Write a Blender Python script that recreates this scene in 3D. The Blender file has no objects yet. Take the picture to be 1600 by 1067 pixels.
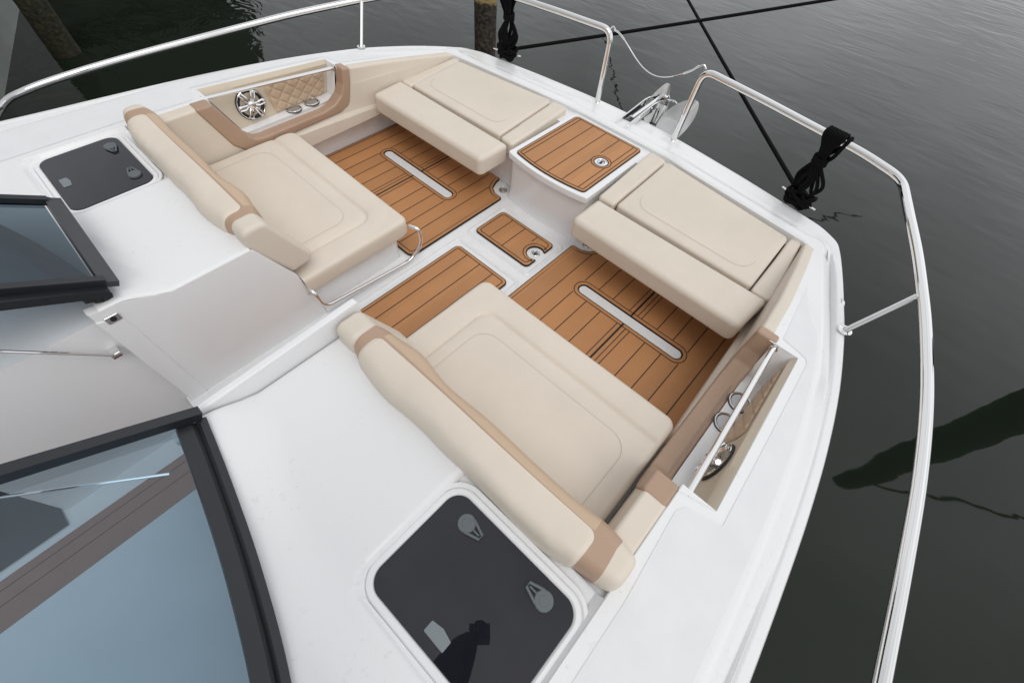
import bpy, bmesh, math, random
from mathutils import Vector, Matrix, noise
from mathutils.geometry import tessellate_polygon
random.seed(7)
R = math.radians
S = bpy.context.scene
COL = S.collection

# ------------------------------------------------------------------ camera
cam_d = bpy.data.cameras.new('camera'); cam = bpy.data.objects.new('camera', cam_d); COL.objects.link(cam)
S.camera = cam
cr = Vector((0.733054149, 0.677385078, 0.061490414))
cdn = Vector((0.590841908, -0.589386941, -0.550934545))
cf = Vector((-0.336953192, 0.440195768, -0.832280035))
mw = Matrix.Identity(4)
for i in range(3):
    mw[i][0] = cr[i]; mw[i][1] = -cdn[i]; mw[i][2] = -cf[i]
mw[0][3], mw[1][3], mw[2][3] = 1.3003, 0.0, 1.9
cam.matrix_world = mw
cam_d.sensor_width = 36; cam_d.lens = 672.03 / 1600 * 36
cam_d.clip_start = 0.02; cam_d.clip_end = 3000

# ------------------------------------------------------------------ sky, sun, exposure
SUN_EL, SUN_AZ = 58, 120
w = bpy.data.worlds.new("World"); S.world = w; w.use_nodes = True
nt = w.node_tree; nt.nodes.clear()
out = nt.nodes.new('ShaderNodeOutputWorld'); bg = nt.nodes.new('ShaderNodeBackground')
sky = nt.nodes.new('ShaderNodeTexSky'); sky.sky_type = 'NISHITA'; sky.sun_disc = False
sky.sun_elevation = R(SUN_EL); sky.sun_rotation = R(SUN_AZ); sky.air_density = 1.0; sky.dust_density = 4.0
hs = nt.nodes.new('ShaderNodeHueSaturation'); hs.inputs['Saturation'].default_value = 0.22
tc = nt.nodes.new('ShaderNodeTexCoord')
nz = nt.nodes.new('ShaderNodeTexNoise'); nz.inputs['Scale'].default_value = 2.2; nz.inputs['Detail'].default_value = 5
rmp = nt.nodes.new('ShaderNodeMapRange'); rmp.inputs[1].default_value = .3; rmp.inputs[2].default_value = .7
rmp.inputs[3].default_value = .72; rmp.inputs[4].default_value = 1.2
mul = nt.nodes.new('ShaderNodeMixRGB'); mul.blend_type = 'MULTIPLY'; mul.inputs[0].default_value = 1
cl = nt.nodes.new('ShaderNodeMixRGB'); cl.inputs[0].default_value = .72; cl.inputs[2].default_value = (6.75, 6.9, 7.1, 1)
nt.links.new(sky.outputs[0], hs.inputs['Color']); nt.links.new(hs.outputs[0], cl.inputs[1])
nt.links.new(tc.outputs['Generated'], nz.inputs['Vector']); nt.links.new(nz.outputs['Fac'], rmp.inputs[0])
nt.links.new(cl.outputs[0], mul.inputs[1]); nt.links.new(rmp.outputs[0], mul.inputs[2])
sxyz = nt.nodes.new('ShaderNodeSeparateXYZ'); nt.links.new(tc.outputs['Generated'], sxyz.inputs[0])
gr = nt.nodes.new('ShaderNodeMapRange'); gr.inputs[1].default_value = -1; gr.inputs[2].default_value = 1; gr.inputs[3].default_value = .70; gr.inputs[4].default_value = 1.75
dotn = nt.nodes.new('ShaderNodeVectorMath'); dotn.operation = 'DOT_PRODUCT'; dotn.inputs[1].default_value = (.25, .95, -.12); nt.links.new(tc.outputs['Generated'], dotn.inputs[0])
nt.links.new(dotn.outputs['Value'], gr.inputs[0])
mul2 = nt.nodes.new('ShaderNodeMixRGB'); mul2.blend_type = 'MULTIPLY'; mul2.inputs[0].default_value = 1
nt.links.new(mul.outputs[0], mul2.inputs[1]); nt.links.new(gr.outputs[0], mul2.inputs[2])
nt.links.new(mul2.outputs[0], bg.inputs[0]); bg.inputs[1].default_value = 0.115
nt.links.new(bg.outputs[0], out.inputs[0])
sl = bpy.data.lights.new('sun', 'SUN'); sun = bpy.data.objects.new('sun', sl); COL.objects.link(sun)
sl.energy = 0.8; sl.angle = R(35); sl.color = (1, .97, .93)
az = R(SUN_AZ); el = R(SUN_EL)
sd = Vector((math.sin(az) * math.cos(el), math.cos(az) * math.cos(el), math.sin(el)))
sun.rotation_euler = sd.to_track_quat('Z', 'Y').to_euler()
S.view_settings.view_transform = 'Standard'; S.view_settings.look = 'None'
S.view_settings.exposure = -0.02; S.view_settings.gamma = 1
S.render.engine = 'CYCLES'
ZW = -0.7

# ------------------------------------------------------------------ materials
def mat(name, col, rough=.5, metal=0, noise_amt=0, nscale=8, bump=0, bscale=60, bdist=.002, spec=None, coat=0, col2=None, rvar=0, coords='Object', detail=4):
    m = bpy.data.materials.new(name); m.use_nodes = True
    n = m.node_tree.nodes; L = m.node_tree.links; b = n['Principled BSDF']
    b.inputs['Base Color'].default_value = (*col, 1); b.inputs['Roughness'].default_value = rough
    b.inputs['Metallic'].default_value = metal
    if coat: b.inputs['Coat Weight'].default_value = coat; b.inputs['Coat Roughness'].default_value = .06
    if spec is not None: b.inputs['Specular IOR Level'].default_value = spec
    t = n.new('ShaderNodeTexCoord')
    if noise_amt or rvar:
        a = n.new('ShaderNodeTexNoise'); a.inputs['Scale'].default_value = nscale; a.inputs['Detail'].default_value = detail; a.inputs['Roughness'].default_value = .6
        L.new(t.outputs[coords], a.inputs['Vector'])
        if noise_amt:
            c2 = col2 or tuple(max(0, c * (1 - noise_amt)) for c in col)
            r = n.new('ShaderNodeValToRGB'); r.color_ramp.elements[0].position = .35; r.color_ramp.elements[1].position = .65
            r.color_ramp.elements[0].color = (*c2, 1); r.color_ramp.elements[1].color = (*col, 1)
            L.new(a.outputs['Fac'], r.inputs[0]); L.new(r.outputs[0], b.inputs['Base Color'])
        if rvar:
            q = n.new('ShaderNodeMapRange'); q.inputs[3].default_value = rough - rvar; q.inputs[4].default_value = rough + rvar
            L.new(a.outputs['Fac'], q.inputs[0]); L.new(q.outputs[0], b.inputs['Roughness'])
    if bump:
        a = n.new('ShaderNodeTexNoise'); a.inputs['Scale'].default_value = bscale; a.inputs['Detail'].default_value = 3
        L.new(t.outputs[coords], a.inputs['Vector'])
        u = n.new('ShaderNodeBump'); u.inputs['Strength'].default_value = bump; u.inputs['Distance'].default_value = bdist
        L.new(a.outputs['Fac'], u.inputs['Height']); L.new(u.outputs[0], b.inputs['Normal'])
    return m

GEL = mat('white_gelcoat', (.82, .82, .825), .16, noise_amt=.012, nscale=5, rvar=.03)
GEL2 = mat('white_liner', (.79, .795, .80), .30, noise_amt=.05, nscale=16, detail=8)
# nonskid deck with fine grime specks
def deckmat():
    m = mat('deck_gelcoat', (.80, .80, .80), .30, coat=.35, bump=.12, bscale=500, bdist=.0006)
    n = m.node_tree.nodes; L = m.node_tree.links; b = n['Principled BSDF']; t = n['Texture Coordinate'] if 'Texture Coordinate' in n else n.new('ShaderNodeTexCoord')
    a = n.new('ShaderNodeTexNoise'); a.inputs['Scale'].default_value = 42; a.inputs['Detail'].default_value = 8; a.inputs['Roughness'].default_value = .75
    a2 = n.new('ShaderNodeTexNoise'); a2.inputs['Scale'].default_value = 3.0; a2.inputs['Detail'].default_value = 4
    L.new(t.outputs['Object'], a.inputs['Vector']); L.new(t.outputs['Object'], a2.inputs['Vector'])
    r = n.new('ShaderNodeMapRange'); r.inputs[1].default_value = .565; r.inputs[2].default_value = .72; r.inputs[3].default_value = 0; r.inputs[4].default_value = 1
    r2 = n.new('ShaderNodeMapRange'); r2.inputs[1].default_value = .42; r2.inputs[2].default_value = .66; r2.inputs[3].default_value = .06; r2.inputs[4].default_value = .75
    mu = n.new('ShaderNodeMath'); mu.operation = 'MULTIPLY'
    L.new(a.outputs['Fac'], r.inputs[0]); L.new(a2.outputs['Fac'], r2.inputs[0]); L.new(r.outputs[0], mu.inputs[0]); L.new(r2.outputs[0], mu.inputs[1])
    x = n.new('ShaderNodeMixRGB'); x.inputs[1].default_value = (.80, .80, .80, 1); x.inputs[2].default_value = (.52, .51, .49, 1)
    L.new(mu.outputs[0], x.inputs[0]); L.new(x.outputs[0], b.inputs['Base Color'])
    return m
DECK = deckmat()
def crease(m, sc=6, dist=.006, st=.35):
    n = m.node_tree.nodes; L = m.node_tree.links; b = n['Principled BSDF']; src = b.inputs['Normal'].links[0].from_socket if b.inputs['Normal'].links else None
    t = n.new('ShaderNodeTexCoord'); a = n.new('ShaderNodeTexNoise'); a.inputs['Scale'].default_value = sc; a.inputs['Detail'].default_value = 2; a.inputs['Distortion'].default_value = .6
    L.new(t.outputs['Object'], a.inputs['Vector']); u = n.new('ShaderNodeBump'); u.inputs['Strength'].default_value = st; u.inputs['Distance'].default_value = dist
    L.new(a.outputs['Fac'], u.inputs['Height'])
    if src: L.new(src, u.inputs['Normal'])
    L.new(u.outputs[0], b.inputs['Normal'])
CREAM = mat('cream_vinyl', (.700, .625, .530), .46, noise_amt=.05, nscale=4, bump=.25, bscale=420, bdist=.0006)
CREAM_D = mat('cream_vinyl_seam', (.50, .43, .35), .6)
TAN = mat('tan_vinyl', (.415, .280, .195), .42, noise_amt=.06, nscale=5, bump=.25, bscale=420, bdist=.0006)
QUILT = mat('quilted_tan_vinyl', (.55, .41, .285), .42, noise_amt=.05, nscale=6, bump=.2, bscale=420, bdist=.0006)
QUILT2 = mat('tan_border_vinyl', (.46, .325, .225), .42, noise_amt=.12, nscale=30, bump=.25, bscale=420, bdist=.0006)
PANEL = mat('pocket_vinyl', (.60, .515, .40), .42, noise_amt=.05, nscale=5, bump=.25, bscale=420, bdist=.0006)
crease(CREAM); crease(TAN)
def teakmat():
    m = mat('teak_foam', (.40, .185, .075), .62)
    n = m.node_tree.nodes; L = m.node_tree.links; b = n['Principled BSDF']
    t = n.new('ShaderNodeTexCoord'); mp = n.new('ShaderNodeMapping'); mp.inputs['Scale'].default_value = (320, 9, 30)
    a = n.new('ShaderNodeTexNoise'); a.inputs['Scale'].default_value = 1; a.inputs['Detail'].default_value = 3
    a2 = n.new('ShaderNodeTexNoise'); a2.inputs['Scale'].default_value = 5
    L.new(t.outputs['Object'], mp.inputs[0]); L.new(mp.outputs[0], a.inputs['Vector']); L.new(t.outputs['Object'], a2.inputs['Vector'])
    r = n.new('ShaderNodeValToRGB'); r.color_ramp.elements[0].position = .25; r.color_ramp.elements[1].position = .8
    r.color_ramp.elements[0].color = (.442, .206, .080, 1); r.color_ramp.elements[1].color = (.488, .232, .092, 1)
    mx = n.new('ShaderNodeMixRGB'); mx.blend_type = 'MULTIPLY'; mx.inputs[0].default_value = .35
    r2 = n.new('ShaderNodeMapRange'); r2.inputs[3].default_value = .7; r2.inputs[4].default_value = 1.3
    L.new(a.outputs['Fac'], r.inputs[0]); L.new(a2.outputs['Fac'], r2.inputs[0]); L.new(r.outputs[0], mx.inputs[1]); L.new(r2.outputs[0], mx.inputs[2])
    sx = n.new('ShaderNodeSeparateXYZ'); L.new(t.outputs['Object'], sx.inputs[0])
    mm = n.new('ShaderNodeMath'); mm.operation = 'MULTIPLY_ADD'; mm.inputs[1].default_value = 10; mm.inputs[2].default_value = .53; L.new(sx.outputs['X'], mm.inputs[0])
    fl = n.new('ShaderNodeMath'); fl.operation = 'FLOOR'; L.new(mm.outputs[0], fl.inputs[0])
    wn = n.new('ShaderNodeTexWhiteNoise'); wn.noise_dimensions = '1D'; L.new(fl.outputs[0], wn.inputs['W'])
    r3 = n.new('ShaderNodeMapRange'); r3.inputs[3].default_value = .92; r3.inputs[4].default_value = 1.07; L.new(wn.outputs['Value'], r3.inputs[0])
    mx2 = n.new('ShaderNodeMixRGB'); mx2.blend_type = 'MULTIPLY'; mx2.inputs[0].default_value = 1; L.new(mx.outputs[0], mx2.inputs[1]); L.new(r3.outputs[0], mx2.inputs[2])
    L.new(mx2.outputs[0], b.inputs['Base Color'])
    u = n.new('ShaderNodeBump'); u.inputs['Strength'].default_value = .3; u.inputs['Distance'].default_value = .0008
    L.new(a.outputs['Fac'], u.inputs['Height']); L.new(u.outputs[0], b.inputs['Normal'])
    return m
TEAK = teakmat()
SEAM = mat('dark_caulk', (.016, .011, .010), .7)
STEEL = mat('polished_steel', (.82, .81, .80), .045, metal=1, rvar=.03, nscale=12)
CHROME = mat('chrome', (.85, .86, .88), .05, metal=1)
BLACK = mat('black_anodised_frame', (.014, .016, .019), .35, noise_amt=.1, nscale=20)
GREYF = mat('grey_anodised_frame', (.045, .048, .052), .40, noise_amt=.1, nscale=20)
RUB = mat('black_rubber', (.012, .012, .012), .6)
ROPE = mat('black_rope', (.0035, .0035, .004), .9, spec=.15, bump=.8, bscale=260, bdist=.003)
LATCH = mat('grey_plastic', (.115, .13, .14), .5)
STICK = mat('pale_label', (.20, .225, .24), .5)
HGL = mat('smoked_hatch_glass', (.016, .016, .023), .012, noise_amt=.3, nscale=4)
SPK = mat('speaker_cone', (.015, .015, .016), .5)
BRN = mat('brown_cabin_mat', (.30, .165, .125), .5, noise_amt=.1)
DASH = mat('dash_white', (.74, .76, .78), .4, noise_amt=.04)
DARKF = mat('dark_cockpit_mat', (.05, .05, .055), .7)
def glassmat(name, tint, a=.6):
    m = bpy.data.materials.new(name); m.use_nodes = True
    n = m.node_tree.nodes; L = m.node_tree.links; n.clear()
    o = n.new('ShaderNodeOutputMaterial'); tr = n.new('ShaderNodeBsdfTransparent'); tr.inputs[0].default_value = (*tint, 1)
    gl = n.new('ShaderNodeBsdfGlossy'); gl.inputs['Roughness'].default_value = .02; gl.inputs['Color'].default_value = (.80, .92, 1, 1)
    ge = n.new('ShaderNodeNewGeometry'); dp = n.new('ShaderNodeVectorMath'); dp.operation = 'DOT_PRODUCT'
    L.new(ge.outputs['Normal'], dp.inputs[0]); L.new(ge.outputs['Incoming'], dp.inputs[1])
    def M(op, x, y):
        q = n.new('ShaderNodeMath'); q.operation = op
        for i, v in enumerate((x, y)):
            if isinstance(v, (int, float)): q.inputs[i].default_value = v
            else: L.new(v, q.inputs[i])
        return q
    fr = M('ADD', M('MULTIPLY', M('POWER', M('SUBTRACT', 1., M('ABSOLUTE', dp.outputs['Value'], 0.).outputs[0]).outputs[0], 5.).outputs[0], .92).outputs[0], .075)
    mx = n.new('ShaderNodeMixShader')
    L.new(fr.outputs[0], mx.inputs[0]); L.new(tr.outputs[0], mx.inputs[1]); L.new(gl.outputs[0], mx.inputs[2]); L.new(mx.outputs[0], o.inputs[0])
    return m
GLASS = glassmat('blue_tinted_glass', (.46, .565, .635))
GLASS2 = glassmat('dark_tinted_glass', (.11, .15, .18))

# ------------------------------------------------------------------ helpers
class MB:
    def __init__(s, *mats): s.v = []; s.f = []; s.mi = []; s.mats = list(mats)
    def add(s, vs, fs, m=0):
        o = len(s.v); s.v += [tuple(v) for v in vs]
        for f in fs: s.f.append([o + i for i in f]); s.mi.append(m)
        return s
    def build(s, name, parent=None, mirror=False, smooth=35, doubles=True):
        me = bpy.data.meshes.new(name)
        vs = [(-x, y, z) for x, y, z in s.v] if mirror else s.v
        me.from_pydata(vs, [], s.f)
        for m in s.mats: me.materials.append(m)
        me.polygons.foreach_set('material_index', s.mi)
        bm = bmesh.new(); bm.from_mesh(me)
        if doubles: bmesh.ops.remove_doubles(bm, verts=bm.verts, dist=1e-5)
        bmesh.ops.recalc_face_normals(bm, faces=bm.faces)
        bm.to_mesh(me); bm.free()
        if smooth:
            me.shade_smooth(); me.set_sharp_from_angle(angle=R(smooth))
        o = bpy.data.objects.new(name, me); COL.objects.link(o)
        if parent: o.parent = parent; o.matrix_parent_inverse = parent.matrix_world.inverted()
        if smooth:
            md = o.modifiers.new('wn', 'WEIGHTED_NORMAL'); md.keep_sharp = True
        return o

def empty(name, loc=(0, 0, 0), parent=None):
    o = bpy.data.objects.new(name, None); COL.objects.link(o); o.location = loc; o.empty_display_size = .1
    if parent: o.parent = parent; o.matrix_parent_inverse = parent.matrix_world.inverted()
    bpy.context.view_layer.update()
    return o
def tag(o, label=None, cat=None, group=None, kind=None):
    if label: o['label'] = label
    if cat: o['category'] = cat
    if group: o['group'] = group
    if kind: o['kind'] = kind
    return o

def rnd(pts, r, seg=6):
    """round polygon corners; r scalar or list"""
    out = []; n = len(pts)
    for i in range(n):
        p = Vector(pts[i]); a = Vector(pts[i - 1]); b = Vector(pts[(i + 1) % n])
        rr = r[i] if isinstance(r, (list, tuple)) else r
        d1 = (a - p); d2 = (b - p); l1, l2 = d1.length, d2.length
        if rr <= 1e-6: out.append(tuple(p)); continue
        d1 /= l1; d2 /= l2
        ang = math.acos(max(-1, min(1, d1.dot(d2))))
        if abs(math.pi - ang) < .03: out.append(tuple(p)); continue
        t = min(rr / math.tan(ang / 2), l1 * .48, l2 * .48)
        rr2 = t * math.tan(ang / 2)
        c = p + (d1 + d2).normalized() * (rr2 / math.sin(ang / 2))
        s0 = p + d1 * t - c; s1 = p + d2 * t - c
        k = seg
        tot = s0.angle(s1)
        for j in range(k + 1):
            u = j / k
            v = (s0 * math.sin((1 - u) * tot) + s1 * math.sin(u * tot)) / math.sin(tot)
            out.append(tuple(c + v))
    return out
def area(p): return sum(p[i - 1][0] * p[i][1] - p[i][0] * p[i - 1][1] for i in range(len(p))) / 2
def inset(p, d):
    n = len(p); o = []
    sg = 1 if area(p) > 0 else -1
    for i in range(n):
        a = Vector(p[i - 1]); b = Vector(p[i]); c = Vector(p[(i + 1) % n])
        e1 = (b - a); e2 = (c - b)
        if e1.length < 1e-9 or e2.length < 1e-9: o.append(tuple(b)); continue
        e1.normalize(); e2.normalize()
        n1 = Vector((-e1.y, e1.x)) * sg; n2 = Vector((-e2.y, e2.x)) * sg
        m = (n1 + n2)
        if m.length < 1e-6: o.append(tuple(b)); continue
        m.normalize(); k = d / max(.35, m.dot(n1))
        o.append((b.x + m.x * k, b.y + m.y * k))
    # collapse edges that turned round (tight corners)
    for _ in range(3):
        fl = []
        for i in range(n):
            e = Vector(p[(i + 1) % n]) - Vector(p[i]); g = Vector(o[(i + 1) % n]) - Vector(o[i])
            fl.append(e.dot(g) < -1e-12)
        if not any(fl) or all(fl): break
        st = next(i for i in range(n) if not fl[i]); i = 0
        while i < n:
            k = (st + i) % n
            if fl[k]:
                j = i
                while j + 1 < n and fl[(st + j + 1) % n]: j += 1
                a0 = Vector(o[(k - 1) % n]); a1 = Vector(o[k]); q = (st + j + 1) % n; b0 = Vector(o[q]); b1 = Vector(o[(q + 1) % n])
                d1 = a1 - a0; d2 = b1 - b0; cr_ = d1.x * d2.y - d1.y * d2.x
                if abs(cr_) > 1e-12:
                    t_ = ((b0 - a0).x * d2.y - (b0 - a0).y * d2.x) / cr_; X = a0 + d1 * t_
                    if (X - a1).length > 4 * abs(d) + .01: X = (a1 + b0) / 2
                else: X = (a1 + b0) / 2
                for q_ in range(i, j + 2): o[(st + q_) % n] = (X.x, X.y)
                i = j + 1
            i += 1
    return o
def tess(mb, pts3, idx0, m=0):
    tris = tessellate_polygon([[Vector(p) for p in pts3]])
    for t in tris: mb.f.append([idx0 + i for i in t]); mb.mi.append(m)
def pad(mb, outline, w0, w1, r, mp=None, m=0, n=5, crown=0, rb=None, mtop=None, convex=False):
    """solid from a 2-D outline between w0 (back) and w1 (front) with rolled edges of radius r"""
    mp = mp or (lambda u, v, w: (u, v, w))
    rings = []
    sgn = 1 if w1 > w0 else -1
    rb = r if rb is None else rb
    for i in range(n + 1):
        a = (1 - i / n) * math.pi / 2
        rings.append((rb * (1 - math.cos(a)), w0 + sgn * rb * (1 - math.sin(a))))
    for i in range(n + 1):
        a = i / n * math.pi / 2
        rings.append((r * (1 - math.cos(a)), w1 - sgn * r * (1 - math.sin(a))))
    if crown:
        rings += [(r + .02, w1 + sgn * crown * .5), (r + .045, w1 + sgn * crown * .9)]
    o = len(mb.v); N = len(outline)
    for ins, wv in rings:
        q = inset(outline, ins) if ins > 1e-6 else outline
        mb.v += [tuple(mp(p[0], p[1], wv)) for p in q]
    K = len(rings)
    for k in range(K - 1):
        for i in range(N):
            j = (i + 1) % N
            mb.f.append([o + k * N + i, o + k * N + j, o + (k + 1) * N + j, o + (k + 1) * N + i]); mb.mi.append(m)
    def cap(k, mm):
        base = o + k * N
        if convex: mb.f.append([base + i for i in range(N)]); mb.mi.append(mm)
        else:
            q = inset(outline, rings[k][0]) if rings[k][0] > 1e-6 else outline
            tess(mb, [(p[0], p[1], 0) for p in q], base, mm)
    cap(0, m); cap(K - 1, m if mtop is None else mtop)
    return mb
def box(mb, x0, x1, y0, y1, z0, z1, m=0, r=0):
    if r:
        return pad(mb, rnd([(x0, y0), (x1, y0), (x1, y1), (x0, y1)], r, 4), z0, z1, min(r, abs(z1 - z0) * .45), None, m, 3, convex=True)
    vs = [(x, y, z) for z in (z0, z1) for y in (y0, y1) for x in (x0, x1)]
    return mb.add(vs, [(0, 1, 3, 2), (4, 6, 7, 5), (0, 4, 5, 1), (2, 3, 7, 6), (0, 2, 6, 4), (1, 5, 7, 3)], m)
def fillet(pts, rad, seg=6):
    P = [Vector(p) for p in pts]; o = [P[0]]
    for i in range(1, len(P) - 1):
        a, b, c = P[i - 1], P[i], P[i + 1]
        t = min(rad, (a - b).length * .49, (c - b).length * .49)
        s = b + (a - b).normalized() * t; e = b + (c - b).normalized() * t
        for j in range(seg + 1):
            u = j / seg; o.append(s * (1 - u) ** 2 + b * 2 * u * (1 - u) + e * u * u)
    o.append(P[-1]); return o
def catmull(pts, seg=6, closed=False):
    P = [Vector(p) for p in pts]; n = len(P); o = []
    rng = n if closed else n - 1
    for i in range(rng):
        if closed: p0, p1, p2, p3 = P[i - 1], P[i], P[(i + 1) % n], P[(i + 2) % n]
        else: p0, p1, p2, p3 = P[max(i - 1, 0)], P[i], P[i + 1], P[min(i + 2, n - 1)]
        for j in range(seg):
            t = j / seg
            o.append(.5 * ((2 * p1) + (-p0 + p2) * t + (2 * p0 - 5 * p1 + 4 * p2 - p3) * t * t + (-p0 + 3 * p1 - 3 * p2 + p3) * t ** 3))
    if not closed: o.append(P[-1])
    return o
def tube(mb, pts, r, seg=12, m=0, closed=False, caps=True):
    P = [Vector(p) for p in pts]; n = len(P); o = len(mb.v)
    def tan(i):
        if closed: return (P[(i + 1) % n] - P[i - 1]).normalized()
        return (P[min(i + 1, n - 1)] - P[max(i - 1, 0)]).normalized()
    t0 = tan(0); u = t0.orthogonal().normalized()
    for i in range(n):
        t = tan(i); u = (u - t * u.dot(t)).normalized(); v = t.cross(u)
        rr = r(i / (n - 1)) if callable(r) else r
        for j in range(seg):
            a = 2 * math.pi * j / seg; mb.v.append(tuple(P[i] + (u * math.cos(a) + v * math.sin(a)) * rr))
    for i in range(n if closed else n - 1):
        for j in range(seg):
            a = o + i * seg + j; b = o + i * seg + (j + 1) % seg; i2 = (i + 1) % n
            c = o + i2 * seg + (j + 1) % seg; d = o + i2 * seg + j
            mb.f.append([a, b, c, d]); mb.mi.append(m)
    if caps and not closed:
        mb.f.append([o + j for j in range(seg)]); mb.mi.append(m)
        mb.f.append([o + (n - 1) * seg + j for j in range(seg)]); mb.mi.append(m)
    return mb
def lathe(mb, prof, c, axis=(0, 0, 1), seg=32, m=0):
    """prof list of (r,h)"""
    ax = Vector(axis).normalized(); u = ax.orthogonal().normalized(); v = ax.cross(u); c = Vector(c); o = len(mb.v)
    for r, h in prof:
        for j in range(seg):
            a = 2 * math.pi * j / seg; mb.v.append(tuple(c + ax * h + (u * math.cos(a) + v * math.sin(a)) * max(r, 1e-5)))
    for k in range(len(prof) - 1):
        for j in range(seg):
            mb.f.append([o + k * seg + j, o + k * seg + (j + 1) % seg, o + (k + 1) * seg + (j + 1) % seg, o + (k + 1) * seg + j]); mb.mi.append(m)
    return mb
def ribbon(mb, pts, wd, z, m=0, closed=False, h=None):
    """flat strip of width wd along 2-D points at height z (or function)"""
    n = len(pts); o = len(mb.v); zf = z if callable(z) else (lambda x, y: z)
    for i in range(n):
        p = Vector(pts[i])
        if closed: a = Vector(pts[i - 1]); b = Vector(pts[(i + 1) % n])
        else: a = Vector(pts[max(i - 1, 0)]); b = Vector(pts[min(i + 1, n - 1)])
        d1 = (p - a); d2 = (b - p)
        d = (d1.normalized() if d1.length > 1e-9 else Vector((0, 0))) + (d2.normalized() if d2.length > 1e-9 else Vector((0, 0)))
        d.normalize(); nn = Vector((-d.y, d.x))
        ref = d1 if d1.length > 1e-9 else d2
        k = 1 / max(.5, abs(d.dot(ref.normalized())))
        for s in (-.5, .5):
            q = p + nn * s * wd * k; mb.v.append((q.x, q.y, zf(q.x, q.y)))
    for i in range(n if closed else n - 1):
        j = (i + 1) % n
        mb.f.append([o + 2 * i, o + 2 * i + 1, o + 2 * j + 1, o + 2 * j]); mb.mi.append(m)
def circ(cx, cy, r, n=24, a0=0, a1=360):
    full = abs(a1 - a0) >= 360
    return [(cx + r * math.cos(R(a0 + (a1 - a0) * i / (n if full else n - 1))), cy + r * math.sin(R(a0 + (a1 - a0) * i / (n if full else n - 1)))) for i in range(n)]
def lerp_tab(tab, x):
    if x <= tab[0][0]: return tab[0][1]
    for (a, b), (c, d) in zip(tab, tab[1:]):
        if x <= c: return b + (d - b) * (x - a) / (c - a)
    return tab[-1][1]
def sstep(x): x = max(0, min(1, x)); return x * x * (3 - 2 * x)

# ================================================================== WATER
def make_water():
    mb = MB()
    N = 60; L = 900
    def g(i):
        t = (i / N * 2 - 1); return math.copysign(abs(t) ** 3, t) * L
    vs = [(g(i), g(j), ZW) for j in range(N + 1) for i in range(N + 1)]
    fs = [(j * (N + 1) + i, j * (N + 1) + i + 1, (j + 1) * (N + 1) + i + 1, (j + 1) * (N + 1) + i) for j in range(N) for i in range(N)]
    mb.add(vs, fs)
    m = bpy.data.materials.new('harbour_water'); m.use_nodes = True
    n = m.node_tree.nodes; K = m.node_tree.links; b = n['Principled BSDF']
    b.inputs['Base Color'].default_value = (.0090, .0132, .0085, 1); b.inputs['Roughness'].default_value = .035; b.inputs['IOR'].default_value = 1.34
    t = n.new('ShaderNodeTexCoord')
    def nzn(scale, rot, det, dist=0):
        mp = n.new('ShaderNodeMapping'); mp.inputs['Scale'].default_value = scale; mp.inputs['Rotation'].default_value = (0, 0, rot)
        a = n.new('ShaderNodeTexNoise'); a.inputs['Scale'].default_value = 1; a.inputs['Detail'].default_value = det; a.inputs['Distortion'].default_value = dist
        K.new(t.outputs['Object'], mp.inputs[0]); K.new(mp.outputs[0], a.inputs['Vector']); return a
    a1 = nzn((1.7, 4.8, 1), R(-38), 2, .8); a2 = nzn((.9, 1.5, 1), R(10), 2)
    # ripples grow with distance to the open side
    sx = n.new('ShaderNodeSeparateXYZ'); K.new(t.outputs['Object'], sx.inputs[0])
    dist = n.new('ShaderNodeMapRange'); dist.inputs[1].default_value = 3.5; dist.inputs[2].default_value = 14; dist.inputs[3].default_value = .05; dist.inputs[4].default_value = 1
    K.new(sx.outputs['Y'], dist.inputs[0])
    dl = n.new('ShaderNodeMapRange'); dl.inputs[1].default_value = -2.2; dl.inputs[2].default_value = -6; dl.inputs[3].default_value = 0; dl.inputs[4].default_value = 1
    K.new(sx.outputs['X'], dl.inputs[0])
    a3 = nzn((1.7, 3.2, 1), R(15), 3, 1.2)
    ml = n.new('ShaderNodeMath'); ml.operation = 'MULTIPLY'; K.new(a3.outputs['Fac'], ml.inputs[0]); K.new(dl.outputs[0], ml.inputs[1])
    ml2 = n.new('ShaderNodeMath'); ml2.operation = 'MULTIPLY'; ml2.inputs[1].default_value = 1.1; K.new(ml.outputs[0], ml2.inputs[0])
    mu0 = n.new('ShaderNodeMath'); mu0.operation = 'MULTIPLY'; K.new(a1.outputs['Fac'], mu0.inputs[0]); K.new(dist.outputs[0], mu0.inputs[1])
    mu = n.new('ShaderNodeMath'); mu.operation = 'ADD'; K.new(mu0.outputs[0], mu.inputs[0]); K.new(ml2.outputs[0], mu.inputs[1])
    ad = n.new('ShaderNodeMath'); ad.operation = 'MULTIPLY_ADD'; ad.inputs[1].default_value = 1.0
    K.new(a2.outputs['Fac'], ad.inputs[0]); K.new(mu.outputs[0], ad.inputs[2])
    u = n.new('ShaderNodeBump'); u.inputs['Strength'].default_value = 1; u.inputs['Distance'].default_value = .011
    K.new(ad.outputs[0], u.inputs['Height']); K.new(u.outputs[0], b.inputs['Normal'])
    mb.mats = [m]
    o = mb.build('water', smooth=0, doubles=False); tag(o, kind='structure')
make_water()

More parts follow.
